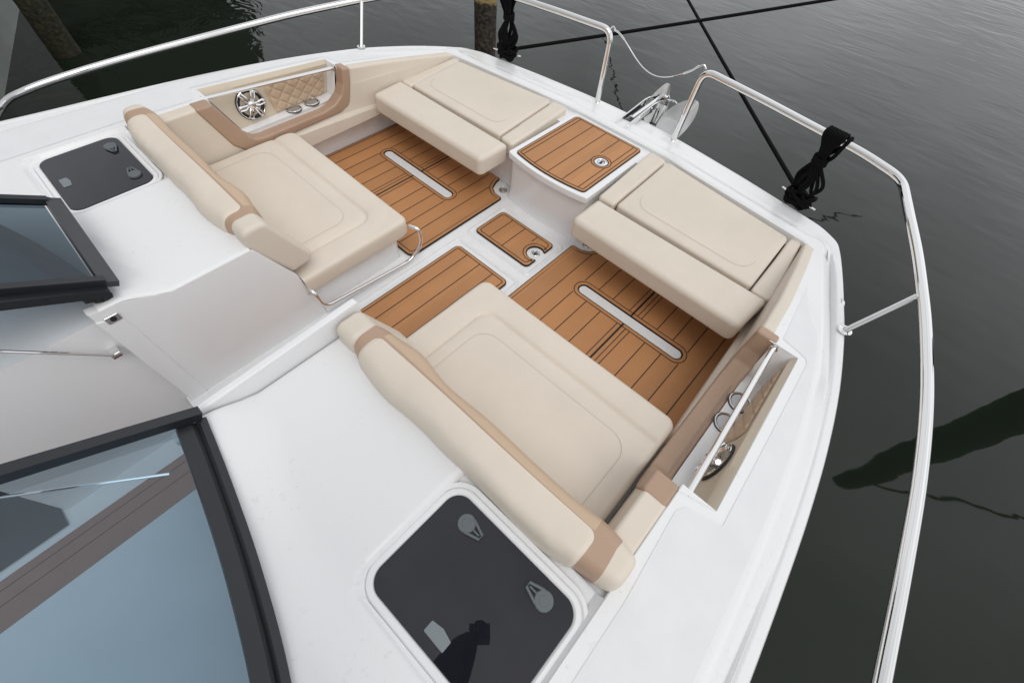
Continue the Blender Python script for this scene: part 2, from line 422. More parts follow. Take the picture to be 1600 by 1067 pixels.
# ================================================================== BOAT
BOAT = empty('motorboat', (0, 0, ZW))
tag(BOAT, 'white open motorboat with a U-shaped cream seating area and teak floor mats in its bow', 'boat')
EDGE = [(-2.6, 1.94, .70), (-1.2, 1.935, .635), (-.6, 1.925, .605), (-.3, 1.915, .589), (0, 1.905, .570), (.3, 1.894, .555), (.6, 1.88, .540), (.9, 1.862, .522), (1.2, 1.832, .503), (1.5, 1.785, .482),
        (1.8, 1.716, .460), (2.0, 1.663, .437), (2.2, 1.612, .407), (2.4, 1.560, .371), (2.52, 1.528, .345), (2.60, 1.495, .330), (2.66, 1.435, .318), (2.70, 1.36, .312),
        (2.735, 1.22, .305), (2.768, 1.05, .302), (2.80, .86, .300), (2.825, .67, .299), (2.848, .48, .298), (2.866, .30, .297), (2.875, .15, .296), (2.88, 0, .296)]
DZ = [(-2.6, .64), (-.8, .592), (-.2, .579), (.3, .576), (.7, .572), (1.1, .548), (1.474, .517), (1.6, .500), (1.9, .455), (2.2, .408), (2.41, .376), (3, .376)]
INNER_C = [(1.474, 1.476), (1.6, 1.470), (1.8, 1.455), (2.0, 1.436), (2.2, 1.418), (2.41, 1.404)]
def resample(tab, ys):
    P = catmull([(x, y, z) for y, x, z in tab], 10)
    o = []
    for y in ys:
        for a, b in zip(P, P[1:]):
            if a.y <= y <= b.y and b.y > a.y:
                u = (y - a.y) / (b.y - a.y); o.append(a.lerp(b, u)); break
    return o
PROF_SIDE = [(.0, 0), (.012, -.006), (.022, -.020), (.030, -.026), (.030, -.028)]
def deck_section(inner, outer, zi, front=0.0):
    """points from inner to outer edge"""
    I = Vector(inner); O = Vector(outer); zo = O.z
    W = (O.xy - I.xy).length; d = (O.xy - I.xy) / W
    pts = []
    # distance from outer -> height (side type)
    side = [(W, zi - .05), (W, zi - .003), (W - .003, zi), (.115, zi), (.105, zi - .002), (.095, zi - .007), (.078, zi - .018), (.062, zi - .027), (.050, zi - .036), (.043, zo + .001), (.038, zo - .006), (.034, zo - .002), (.030, zo), (.006, zo - .001), (.001, zo - .006), (0, zo - .014)]
    side = [(d_, min(z_, zi)) for d_, z_ in side]
    fr = [(W, zi - .06), (W, zi - .004), (W - .010, zi + .003), (W - .055, zi + .002), (W - .070, zi - .003), (W - .085, zi - .022), (W - .100, zi - .030), (W * .55, zo + .022), (W * .45, zo + .020), (W * .38, zo + .018), (W * .30, zo + .010), (.06, zo + .006), (.03, zo + .003), (.012, zo), (.002, zo - .006), (0, zo - .014)]
    for (a, za), (b, zb) in zip(side, fr):
        dd = a + (b - a) * front; z = za + (zb - za) * front
        p = O.xy - d * dd; pts.append((p.x, p.y, z))
    # roll down over the rubbing strake
    nrm = d
    for off, dz in ((.002, -.02), (.006, -.032), (.006, -.060), (-.004, -.072), (-.02, -.10), (-.06, -.30), (-.16, -.62), (-.30, -1.0)):
        p = O.xy + nrm * off; pts.append((p.x, p.y, zo + dz))
    return pts
def loft(mb, secs, m=0, hullm=None):
    n = len(secs[0]); o = len(mb.v)
    for s in secs: mb.v += s
    for k in range(len(secs) - 1):
        for i in range(n - 1):
            mb.f.append([o + k * n + i, o + k * n + i + 1, o + (k + 1) * n + i + 1, o + (k + 1) * n + i]); mb.mi.append(m)
POCK0, POCK1 = .69, 1.474
def frange(a, b, st):
    n = max(1, round((b - a) / st)); return [a + (b - a) * i / n for i in range(n + 1)]
def wsy(x): return lerp_tab([(.30, -.190), (.33, -.195), (.55, -.235), (.80, -.290), (1.06, -.370), (1.30, -.480), (1.52, -.66), (1.66, -.95)], x)
def make_deck():
    mb = MB(DECK, GEL)
    half = []
    secs_list = []
    for (a, b, xi) in ((-2.5, POCK0, 1.50), (POCK0, POCK1, 1.612)):
        ys = frange(a, b, .05); E = resample(EDGE, [max(y, -2.59) for y in ys])
        secs = []
        for y, e in zip(ys, E):
            x_in = xi
            if xi == 1.612: x_in = 1.616 + (1.594 - 1.616) * (y - POCK0) / (POCK1 - POCK0)
            secs.append(deck_section((x_in, y), e, lerp_tab(DZ, y)))
        secs_list.append(secs)
    # bow loop: y from POCK1 round the corner to the centre line
    E = catmull([(x, y, z) for y, x, z in EDGE if y >= 1.2], 8)
    E = [p for p in E if p.y >= POCK1 - 1e-6]
    Emore = resample(EDGE, [POCK1]); E = [Emore[0]] + [p for p in E if p.y > POCK1 + .01]
    secs = []
    # arc-length params
    for e in E:
        if e.y <= 2.40:
            yy = POCK1 + (e.y - POCK1) * (2.34 - POCK1) / (2.40 - POCK1)
            inn = (lerp_tab(INNER_C, yy), yy); fr = sstep((e.y - 2.25) / .2) * .5; zi = lerp_tab(DZ, yy)
        else:
            # angle blend
            if e.x > 1.40:
                u = sstep((1.56 - e.x) / .16); inn = (1.408 + (1.335 - 1.408) * u, 2.34 + .034 * min(1, u * 1.2)); fr = .5 + .5 * u
            else:
                xx = e.x * (1.335 / 1.40); inn = (xx, 2.374 + (2.466 - 2.374) * min(1, (1.335 - xx) / .9)); fr = 1
            zi = .385
            if e.x < .62:  # behind the console the deck is lower and runs up to it
                v = sstep((.62 - e.x) / .25); zi = .385 - .03 * v; inn = (inn[0], inn[1] + .055 * v)
        secs.append(deck_section(inn, e, zi, fr))
    secs_list.append(secs)
    for s in secs_list:
        loft(mb, s); loft(mb, [[(-x, y, z) for x, y, z in q] for q in s])
    # aft deck either side of the walkway, with the hatch recess
    def rr(x, y, x0, x1, y0, y1, r):
        cx, cy = (x0 + x1) / 2, (y0 + y1) / 2
        qx = abs(x - cx) - (x1 - x0) / 2 + r; qy = abs(y - cy) - (y1 - y0) / 2 + r
        return math.hypot(max(qx, 0), max(qy, 0)) + min(max(qx, qy), 0) - r
    def h(x, y):
        z = lerp_tab(DZ, y) - .001
        sdv = rr(x, y, .972, 1.497, -.176, .9, .075)
        k_ = sstep(-sdv / .016); z = z * (1 - k_) + .5525 * k_
        # swell below the windscreen
        line = -.20 - .12 * sstep((x - .33) / .5) * 1.0
        if y < line + .17: z += (.062 - .030 * sstep((x - .35) / .5)) * sstep((line + .17 - y) / .17)
        # eased edge at the walkway
        if x < .325: z -= .010 * (1 - math.sqrt(max(0, 1 - ((.325 - x) / .02) ** 2)))
        return z
    xs = [.305, .3065, .309, .313, .318, .325] + frange(.34, 1.50, .0116); ys = frange(-.75, .27, .0116)
    for s in (1, -1):
        vs = [(s * x, y, h(x, y)) for y in ys for x in xs]; n = len(xs)
        mb.add(vs, [(j * n + i, j * n + i + 1, (j + 1) * n + i + 1, (j + 1) * n + i) for j in range(len(ys) - 1) for i in range(n - 1) if ys[j] > wsy(xs[i]) - .065])
    mb.build('deck', BOAT, smooth=40)
make_deck()

def nonskid():
    NS = mat('nonskid_grain', (.765, .77, .775), .5, noise_amt=.035, nscale=11, bump=.5, bscale=900, bdist=.0007, detail=8)
    ys = frange(-1.4, 2.10, .03); E = resample(EDGE, ys)
    for s in (1, -1):
        mb = MB(NS); rows = []
        for y, e in zip(ys, E):
            xi = 1.545 if y < .3 else lerp_tab([(.3, 1.545), (.60, 1.525), (.625, 1.53), (.64, 1.55), (.648, 1.652), (1.50, 1.632), (1.512, 1.54), (1.53, 1.515), (1.9, 1.49), (2.10, 1.47)], y)
            xo = e.x - .128
            if y > 2.02: k = (y - 2.02) / .08; xi += .03 * k * k; xo -= .03 * k * k
            xi = min(xi, xo - .002); z = lerp_tab(DZ, y) + .0012
            rows.append([(s * (xi + (xo - xi) * t / 3), y, z) for t in range(4)])
        loft(mb, rows); mb.build('nonskid_panel', BOAT, smooth=60)
nonskid()
# cockpit liner: floor, walls, seat bases
def make_liner():
    mb = MB(GEL2, GEL)
    # floor
    mb.add([(-1.5, -.30, -.008), (1.5, -.30, -.008), (1.5, 2.6, -.008), (-1.5, 2.6, -.008)], [(0, 1, 2, 3)])
    for s in (1, -1):
        # walkway wall
        poly = rnd([(-.285, -.75), (.442, -.75), (.442, -.005), (.391, .326), (.278, .566), (-.03, .568), (-.185, .628), (-.285, .640)], [0, 0, 0, .03, .03, .06, .03, 0])
        pad(mb, poly, .340, .305, .006, lambda u, v, w_: (s * w_, u, v), m=1, n=2, rb=0)
        pad(mb, rnd([(-.287, -.74), (-.214, -.74), (-.214, .575), (-.287, .600)], .002), .310, .3005, .004, lambda u, v, w_: (s * w_, u, v), m=1, n=3, rb=0)
        # side risers below the pads
        mb.add([(s * 1.478, .27, -.01), (s * 1.478, 2.5, -.01), (s * 1.478, 2.5, .33), (s * 1.478, .27, .33)], [(0, 1, 2, 3)])
        mb.add([(s * .34, .268, -.01), (s * 1.50, .268, -.01), (s * 1.50, .268, .573), (s * .34, .268, .573)], [(0, 1, 2, 3)])
        for ya, yb in ((.27, .692), (1.472, 1.9)): mb.add([(s * 1.502, ya, .1), (s * 1.502, yb, .1), (s * (1.502 if yb < 1.5 else 1.46), yb, lerp_tab(DZ, yb) - .004), (s * (1.502 if ya < 1.5 else 1.49), ya, lerp_tab(DZ, ya) - .004)], [(0, 1, 2, 3)])
        # aft seat base
        q = rnd([(.335, .28), (1.47, .28), (1.47, .985), (.335, .985)], [0, 0, 0, .05]); q = [(s * a, b) for a, b in q]
        pad(mb, q, -.005, .205, .008, n=2, rb=0)
        # forward seat base
        q = rnd([(.33, 1.955), (1.47, 1.955), (1.47, 2.42), (.33, 2.47)], [.03, 0, 0, 0]); q = [(s * a, b) for a, b in q]
        pad(mb, q, -.005, .235, .008, n=2, rb=0)
        box(mb, s * 1.40, s * 1.502, .262, .33, .40, .5522, m=1)
        # coving at floor
        box(mb, s * .300, s * .345, .44, .99, -.006, .012, r=.004)
    # cover between console and fwd deck
    box(mb, -1.34, 1.34, 2.36, 2.52, .05, .330)
    mb.build('cockpit_liner', BOAT)
    # moulded groove frames round the floor hatches
    mb = MB(GEL2)
    for (x0, x1, y0, y1) in ((-.248, .285, 1.405, 1.765), (-.245, .288, -.2, 1.352)):
        o = rnd([(x0, y0), (x1, y0), (x1, y1), (x0, y1)], .035, 6)
        i = inset(o, .010); j = inset(o, .016); k = inset(o, .026)
        n = len(o); base = len(mb.v)
        for ring, z in ((o, -.0075), (i, .0), (j, .0), (k, -.0075)): mb.v += [(a, b, z) for a, b in ring]
        for r_ in range(3):
            for t in range(n):
                u = (t + 1) % n
                mb.f.append([base + r_ * n + t, base + r_ * n + u, base + (r_ + 1) * n + u, base + (r_ + 1) * n + t]); mb.mi.append(0)
    mb.build('hatch_moulding', BOAT)
make_liner()

# hull below the strake is part of the deck loft; transom side closed by a hull shell
def make_recessed_walls():
    mb = MB(DASH, BRN, DARKF, GEL)
    Q = lambda pts, m: mb.add(pts, [tuple(range(len(pts)))], m)
    # port side of the walkway, aft of the door jamb
    Q([(-.335, -.285, -1.1), (-.335, -.93, -1.1), (-.335, -.93, .577), (-.335, -.285, .577)], 3)
    Q([(-.335, -.93, -1.1), (-1.6, -.93, -1.1), (-1.6, -.93, .577), (-.335, -.93, .577)], 3)
    Q([(-.335, -.25, .577), (-1.60, -.25, .577), (-1.60, -.93, .577), (-.335, -.93, .577)], 0)
    # starboard dash and its side
    Q([(.42, -.24, .505), (1.60, -.24, .505), (1.60, -2.5, .505), (.42, -2.5, .505)], 0)
    Q([(.42, -.24, .505), (.42, -2.5, .505), (.42, -2.5, -.25), (.42, -.24, -.25)], 3)
    # cabin floor: white sole, brown mat strip with seams, dark mat
    Q([(-1.6, -.286, -.206), (.42, -.286, -.206), (.42, -2.6, -.206), (-1.6, -2.6, -.206)], 0)
    Q([(-.335, -.286, -.206), (.335, -.286, -.206), (.335, -.286, -.01), (-.335, -.286, -.01)], 3)
    for x0, x1 in ((-.222, -.184), (-.180, -.125), (-.121, .12), (.124, .40)): Q([(x0, -.30, -.198), (x1, -.30, -.198), (x1, -2.6, -.198), (x0, -2.6, -.198)], 1)
    Q([(-.222, -.30, -.202), (.40, -.30, -.202), (.40, -2.6, -.202), (-.222, -2.6, -.202)], 2)
    Q([(-.262, -.945, -.198), (-1.55, -.945, -.198), (-1.55, -2.6, -.198), (-.262, -2.6, -.198)], 2)
    mb.build('console', BOAT)
make_recessed_walls()

# ------------------------------------------------------------------ floor mats
def mat_obj(name, outline, top, lines, label=None, z0=None, mirror=False, holes=()):
    mb = MB(SEAM, TEAK)
    z0 = top - .006 if z0 is None else z0
    if holes:
        # outline with a bridged hole
        h = holes[0]
        def bridged(o, hh):
            if area(o) < 0: o = o[::-1]
            if area(hh) > 0: hh = hh[::-1]
            best = min(((Vector(a) - Vector(b)).length, i, j) for i, a in enumerate(o) for j, b in enumerate(hh))
            _, i, j = best
            return o[:i + 1] + hh[j:] + hh[:j + 1] + o[i:]
        for (o, hh, z, m) in ((outline, h, top - .0015, 0), (inset(outline, .006), inset(h, -.006), top, 1)):
            q = bridged(list(o), list(hh)); b = len(mb.v); mb.v += [(x, y, z) for x, y in q]
            tess(mb, [(x, y, 0) for x, y in q], b, m)
        for ring in (outline, h):
            n = len(ring); b = len(mb.v)
            mb.v += [(x, y, z0) for x, y in ring] + [(x, y, top - .0015) for x, y in ring]
            for i in range(n):
                j = (i + 1) % n; mb.f.append([b + i, b + j, b + n + j, b + n + i]); mb.mi.append(0)
    else:
        pad(mb, outline, z0, top - .0015, .001, n=1, m=0)
        q = inset(outline, .006); b = len(mb.v); mb.v += [(x, y, top) for x, y in q]; tess(mb, [(x, y, 0) for x, y in q], b, 1)
    for ln, wd, cl_ in lines:
        ribbon(mb, ln, wd, top + .0012, 0, cl_)
    o = mb.build(name, BOAT, mirror=mirror, smooth=0, doubles=False)
    if label: o['label'] = label
    return o
SLOT = rnd([(.553, 1.5355), (1.237, 1.5355), (1.237, 1.602), (.553, 1.602)], .033, 10)
def side_mat(mirror):
    ol = rnd([(.306, 1.02), (1.476, 1.02), (1.476, 1.958), (.462, 1.958), (.452, 1.905), (.425, 1.845), (.375, 1.815), (.306, 1.812)], [.04, .04, .04, .02, .02, .04, .02, .02], 5)
    L = []; t = .0050
    bd = inset(ol, .026); L.append((bd, t, True))
    L.append((rnd([(.526, 1.5085), (1.262, 1.5085), (1.262, 1.629), (.526, 1.629)], .058, 8), t, True))
    lo, hi = 1.046, 1.932; a, b = 1.5085, 1.629
    for x in (.447,): L.append(([(x, lo), (x, 1.83)], t, False))
    for x in (.647, .748, 1.047, 1.149): L += [([(x, lo), (x, a)], t, False), ([(x, b), (x, hi)], t, False)]
    L += [([(.546, lo), (.546, 1.51)], t, False), ([(.546, 1.627), (.546, hi)], t, False)]
    L += [([(1.249, lo), (1.249, 1.52)], t, False), ([(1.249, 1.618), (1.249, hi)], t, False)]
    L += [([(1.356, lo), (1.356, hi)], t, False)]
    for x in (.863, .919, .945): L += [([(x, lo), (x, a)], t * .9, False), ([(x, b), (x, hi)], t * .9, False)]
    L += [([(.891, 1.02), (.891, 1.533)], .011, False), ([(.891, 1.604), (.891, 1.956)], .011, False)]
    mat_obj('floor_mat', ol, .004, L, ('teak-coloured mat with a white slot on the port side of the floor' if mirror else 'teak-coloured mat with a white slot on the starboard side of the floor'), -.008, mirror, [SLOT])
    mb = MB(GEL2)
    pad(mb, inset(SLOT, .003), -.006, .001, .001, n=1, convex=True); mb.build('mat_slot_insert', BOAT, mirror=mirror)
side_mat(False); side_mat(True)
ol = rnd([(-.190, -.15), (.236, -.15), (.236, 1.296), (-.190, 1.296)], .035, 6)
t = .0050
mat_obj('floor_mat', ol, .004, [(inset(ol, .024), t, True)] + [([(x, -.12), (x, 1.272)], t, False) for x in (-.085, .022, .128)], 'long narrow teak-coloured mat in the walkway', -.008)
# small hatch mat with round notch at the starboard edge
nc = (.190, 1.586)
arc = [(.228 + 0, nc[1] - .040)] + circ(nc[0], nc[1], .052, 12, -50, -310) + [(.228, nc[1] + .040)]
ol = rnd([(-.212, 1.457), (.232, 1.457)], 0) if 0 else None
pts = [(-.212, 1.457), (.232, 1.457), (.232, nc[1] - .042)] + circ(nc[0], nc[1], .054, 13, -52, -308) + [(.232, nc[1] + .042), (.232, 1.724), (-.212, 1.724)]
ol = rnd(pts, [.03, .03, .02] + [0] * 13 + [.02, .03, .03], 5)
il = rnd([(-.189, 1.480), (.209, 1.480), (.209, nc[1] - .055)] + circ(nc[0], nc[1], .077, 13, -66, -294) + [(.209, nc[1] + .055), (.209, 1.701), (-.189, 1.701)], [.02, .02, .01] + [0] * 13 + [.01, .02, .02], 4)
mat_obj('floor_mat', ol, .004, [(il, t, True)] + [([(-.104, 1.48), (-.104, 1.70)], t, False), ([(.004, 1.48), (.004, 1.70)], t, False), ([(.110, 1.642), (.110, 1.70)], t, False)], 'small teak-coloured mat with a round notch, in front of the console', -.008)

def drain(c, r, parent=None, axis=(0, 0, 1)):
    mb = MB(STEEL, RUB)
    lathe(mb, [(0, .004), (r * .30, .004), (r * .32, .002)], c, axis, 20)
    lathe(mb, [(r * .42, .0025), (r * .5, .004), (r * .62, .004), (r * .66, .0025)], c, axis, 24)
    lathe(mb, [(r * .78, .0025), (r * .84, .006), (r, .005), (r * 1.04, 0)], c, axis, 28)
    lathe(mb, [(0, .0015), (r * .86, .0015)], c, axis, 24, 1)
    for k in range(8):
        a = k * math.pi / 4; u = Vector((math.cos(a), math.sin(a), 0)); v = Vector((-u.y, u.x, 0)) * r * .05
        C0 = Vector(c) + Vector((0, 0, .0042))
        mb.add([C0 + u * r * .28 + v, C0 + u * r * .28 - v, C0 + u * r * .86 - v, C0 + u * r * .86 + v], [(0, 1, 2, 3)], 0)
    return mb.build('drain_grate', parent or BOAT)
drain((.366, 1.885, -.007), .030); drain((-.366, 1.885, -.007), .030)
def latch_disc(c, r, parent=BOAT):
    mb = MB(CHROME, RUB)
    lathe(mb, [(0, .001), (r * .45, .001), (r * .5, .004), (r * .62, .005), (r * .72, .003), (r * .80, .003), (r * .86, .006), (r, .005), (r * 1.03, 0)], c, (0, 0, 1), 28)
    lathe(mb, [(r * .52, .0053), (r * .58, .0055)], c, (0, 0, 1), 20, 1)
    box(mb, c[0] - r * .16, c[0] + r * .16, c[1] - r * .35, c[1] + r * .30, c[2] + .001, c[2] + .004, 1)
    mb.build('flush_latch', parent)
latch_disc((nc[0], nc[1], -.007), .030)

# ------------------------------------------------------------------ console (anchor locker) in the middle of the bow
def make_locker():
    T = empty('anchor_locker', (0, 2.2, 0), BOAT)
    mb = MB(GEL)
    def ol(hx, y0, y1, bulge, r=.03):
        n = 12; back = [(hx - .05 * 0, y1), (-hx, y1)]
        arc_ = [(-hx + 2 * hx * i / n, y0 - bulge * (1 - (2 * i / n - 1) ** 2)) for i in range(n + 1)]
        q = arc_ + back
        return rnd(q, [r] + [0] * (n - 1) + [r, r, r], 5)
    body = ol(.300, 1.868, 2.54, .030)
    # body tapers slightly
    N = len(body); b = len(mb.v)
    for sc, z in ((1.03, -.008), (1.0, .05), (.985, .295)):
        mb.v += [(x * sc, 2.2 + (y - 2.2) * (1 + (sc - 1) * 1.0), z) for x, y in body]
    for k in range(2):
        for i in range(N):
            j = (i + 1) % N; mb.f.append([b + k * N + i, b + k * N + j, b + (k + 1) * N + j, b + (k + 1) * N + i]); mb.mi.append(0)
    mb.build('locker_body', T)
    mb = MB(GEL)
    lid = ol(.306, 1.848, 2.542, .034, .018)
    pad(mb, lid, .292, .334, .006, n=3, convex=True)
    lidob = mb.build('locker_lid', T)
    # teak pad with hole
    tk = ol(.266, 1.872, 2.490, .030, .032)
    hc = (.160, 2.184)
    hole = circ(hc[0], hc[1], .043, 28)
    mb = MB(SEAM, TEAK)
    top = .3405
    def bridged(o, hh):
        if area(o) < 0: o = o[::-1]
        if area(hh) > 0: hh = hh[::-1]
        _, i, j = min(((Vector(a) - Vector(c)).length, i, j) for i, a in enumerate(o) for j, c in enumerate(hh))
        return o[:i + 1] + hh[j:] + hh[:j + 1] + o[i:]
    for (o, hh, z, m) in ((tk, hole, top - .0015, 0), (inset(tk, .006), circ(hc[0], hc[1], .048, 28), top, 1)):
        q = bridged(list(o), list(hh)); b = len(mb.v); mb.v += [(x, y, z) for x, y in q]; tess(mb, [(x, y, 0) for x, y in q], b, m)
    n = len(tk); b = len(mb.v); mb.v += [(x, y, .334) for x, y in tk] + [(x, y, top - .0015) for x, y in tk]
    for i in range(n):
        j = (i + 1) % n; mb.f.append([b + i, b + j, b + n + j, b + n + i]); mb.mi.append(0)
    zt = top + .0012
    t = .0050
    ib = inset(tk, .022)
    ribbon(mb, ib, t, zt, 0, True)
    ribbon(mb, circ(hc[0], hc[1], .062, 28), t, zt, 0, True)
    def yfront(x): return 1.872 - .030 * (1 - (x / .266) ** 2) + .023
    for x in (-.216, -.112, -.004): ribbon(mb, [(x, yfront(x)), (x, 2.466)], t, zt)
    ribbon(mb, [(.102, yfront(.102)), (.102, hc[1] - .022)], t, zt); ribbon(mb, [(.130, hc[1] + .055), (.102, hc[1] + .075), (.102, 2.466)][1:], t, zt)
    for x in (.212,): ribbon(mb, [(x, yfront(x)), (x, hc[1] - .034)], t, zt); ribbon(mb, [(x, hc[1] + .034), (x, 2.466)], t, zt)
    pm = mb.build('locker_mat', T, smooth=0, doubles=False)
    latch_disc((hc[0], hc[1], .335), .040, T)
make_locker()

# ------------------------------------------------------------------ wall pads, pockets, speakers
CUPIN = mat('brushed_cup_lining', (.50, .49, .49), .35, metal=.6)
def wall_side(s):
    mir = s < 0
    side = 'port' if mir else 'starboard'
    P = empty('coaming_pad', (s * 1.45, 1.3, .3), BOAT)
    ZB = .125
    def topz(y): return lerp_tab(DZ, y) + .002
    # --- cream pad: outline in (y,z); inner face x = XI(y)
    def XI(y): return lerp_tab([(.2, 1.412), (1.5, 1.418), (1.9, 1.405), (2.41, 1.352)], y)
    def mp(th):
        def f(u, v, w_):  # w_: 0 back .. 1 front
            xi = XI(u); return (xi + th * (1 - w_ / .066), u, v)
        return f
    def mpf(u, v, w_): return (XI(u) + .066 - w_, u, v)
    # aft piece
    aft = [(.305, topz(.305)), (.305, ZB), (.80, ZB), (.80, .275), (.75, .29), (.69, .35), (.61, topz(.61))]
    # lower band and forward piece in one
    fwd = [(.80, ZB), (2.395, .20), (2.395, topz(2.395)), (2.1, topz(2.1)), (1.8, topz(1.8)), (1.535, topz(1.535)), (1.515, .415), (1.478, .300), (1.40, .272), (.80, .262)]
    mb = MB(CREAM)
    pad(mb, rnd(aft, [.01, .01, .0, .0, .04, .03, .01], 4), -.022, .060, .014, mpf, n=4)
    pad(mb, rnd(fwd, [0, .01, .02, 0, 0, .012, .03, .05, .05, 0], 4), 0, .060, .014, mpf, n=4)
    # roll at the top edge
    mb.build('cream_pad', P, mirror=mir)
    # --- tan U
    U = [(.580, topz(.58) + .004), (.677, .335), (.737, .277), (.80, .264), (1.40, .272), (1.476, .300), (1.513, .415), (1.532, topz(1.53) + .004), (1.480, topz(1.474) + .004), (1.463, .43), (1.43, .372), (1.37, .334), (1.28, .318), (.86, .318), (.812, .326), (.778, .362), (.672, topz(.672) + .002)]
    mb = MB(TAN)
    pad(mb, rnd(U, [.012, .06, .06, .0, .03, .06, .05, .012, .012, .04, .04, .04, .04, .03, .04, .03, .012], 5), -.020, .068, .013, mpf, n=4)
    mb.build('tan_trim', P, mirror=mir)
    # --- pocket shell
    K = empty('side_pocket', (s * 1.55, 1.1, .33), BOAT)
    K['label'] = 'pocket with round speaker and two cup holders recessed in the %s side' % side
    mb = MB(GEL, PANEL)
    A_top = (1.616, .688, .574); A_in = (1.498, .660, .574); A_bo = (1.572, .796, .330); A_bi = (1.501, .787, .330)
    F_top = (1.594, 1.476, .519); F_in = (1.494, 1.478, .519); F_bo = (1.603, 1.420, .330); F_bi = (1.501, 1.428, .330)
    mb.add([A_bi, A_bo, F_bo, F_bi], [(0, 1, 2, 3)])                      # shelf
    mb.add([A_in, A_bi, A_bo, A_top], [(0, 1, 2, 3)])                     # sloping aft end
    mb.add([F_in, F_bi, F_bo, F_top], [(0, 1, 2, 3)])
    mb.add([(1.501, .787, .330), (1.501, 1.428, .330), (1.501, 1.428, .25), (1.501, .787, .25)], [(0, 1, 2, 3)])
    mb.build('pocket_shell', K, mirror=mir)
    # back panel, cream, top rolls over
    def back(u, v, off=0):  # u 0..1 along y, v 0..1 up
        bo = Vector(A_bo).lerp(Vector(F_bo), u); to = Vector(A_top).lerp(Vector(F_top), u)
        p = bo.lerp(to, v); p.x -= off
        if v > .8: p.x -= -.0 + .0
        return p
    mb = MB(PANEL)
    N, Mv = 30, 10
    vs = []
    for j in range(Mv + 1):
        for i in range(N + 1):
            v = j / Mv; p = back(i / N, v, .018 * sstep((1.0 - v) / .10)); vs.append(p)
    mb.add(vs, [(j * (N + 1) + i, j * (N + 1) + i + 1, (j + 1) * (N + 1) + i + 1, (j + 1) * (N + 1) + i) for j in range(Mv) for i in range(N)])
    mb.build('pocket_backing', K, mirror=mir)
    # quilted insert with diamond puffs
    mb = MB(QUILT)
    NU, NV = 90, 44; vs = []; fs = []
    idx = {}
    for j in range(NV + 1):
        for i in range(NU + 1):
            v = .03 + .77 * j / NV
            u0 = lerp_tab([(0, .402), (.3, .40), (.6, .41), (.8, .445)], v)
            u = u0 + (.965 - u0) * i / NU
            Y = u * .70; Z = v * .2
            a = (Y * 1 + Z * 1.3) / .085; b_ = (Y * 1 - Z * 1.3) / .085
            da = abs(a - round(a)); db = abs(b_ - round(b_))
            puff = .009 * (1 - math.exp(-min(da, db) * 9))
            e = min(i, NU - i, j, NV - j) / 3
            p = back(u, v, .020 + puff * min(1, e)); vs.append(p)
    fs = [(j * (NU + 1) + i, j * (NU + 1) + i + 1, (j + 1) * (NU + 1) + i + 1, (j + 1) * (NU + 1) + i) for j in range(NV) for i in range(NU)]
    mb.add(vs, fs); mb.build('quilted_panel', K, mirror=mir)
    # cup holders
    for cy in (1.149, 1.277):
        C0 = (1.541, cy, .330)
        mb = MB(STEEL, CUPIN, GREYF)
        lathe(mb, [(.039, .006), (.0405, .010), (.043, .012), (.0455, .010), (.046, .006)], C0, (0, 0, 1), 32)
        lathe(mb, [(.046, .006), (.0485, .004), (.049, .0)], C0, (0, 0, 1), 32, 2)
        lathe(mb, [(.036, .0058), (.039, .006)], C0, (0, 0, 1), 32, 2)
        lathe(mb, [(0, .0045), (.036, .0055)], C0, (0, 0, 1), 32, 1)
        mb.build('cup_holder', K, mirror=mir)
    # grab rail across the top
    mb = MB(STEEL)
    tube(mb, [(1.535, .668, .562), (1.531, .70, .558), (1.507, 1.455, .499), (1.506, 1.474, .497)], .0115, 14)
    lathe(mb, [(.018, 0), (.018, .006), (.0115, .008)], (1.506, 1.473, .497), (0, -1, 0), 18)
    mb.build('grab_rail', K, mirror=mir)
    # speaker
    c = back(.24, .44, .020); nb = (back(.24, .8) - back(.24, .1)).cross(back(.5, .4) - back(0, .4)).normalized()
    if nb.x > 0: nb = -nb
    Q = empty('speaker', (c.x * s, c.y, c.z), K)
    mb = MB(SPK, CHROME, RUB)
    r = .083
    lathe(mb, [(r * 1.04, 0), (r * 1.04, .004), (r * 1.0, .007), (r * .95, .006), (r * .9, .002), (r * .55, -.006), (r * .3, -.004), (0, -.002)], c, nb, 40, 0)
    mb.build('speaker_cone', Q, mirror=mir)
    mb = MB(CHROME)
    lathe(mb, [(0, .026), (r * .12, .027), (r * .25, .024), (r * .31, .017), (r * .32, .006)], c, nb, 28)
    lathe(mb, [(r * .93, .010), (r * .96, .0125), (r * .99, .010)], c, nb, 40)
    up = Vector((0, 0, 1)); up = (up - nb * up.dot(nb)).normalized(); rt = up.cross(nb)
    for k in range(6):
        a = R(30 + 60 * k + 30)
        for da in (-8, 8):
            d0 = math.cos(a + R(da * 1.6)) * rt + math.sin(a + R(da * 1.6)) * up; d1 = math.cos(a + R(da * .9)) * rt + math.sin(a + R(da * .9)) * up
            tube(mb, [c + nb * .016 + d0 * r * .28, c + nb * .024 + d0 * r * .55, c + nb * .018 + d1 * r * .93], .0055, 8)
        d = math.cos(a) * rt + math.sin(a) * up
        tube(mb, [c + nb * .019 + d * r * .82, c + nb * .019 + d * r * .95], .009, 10)
    mb.build('speaker_grille', Q, mirror=mir)
wall_side(1); wall_side(-1)

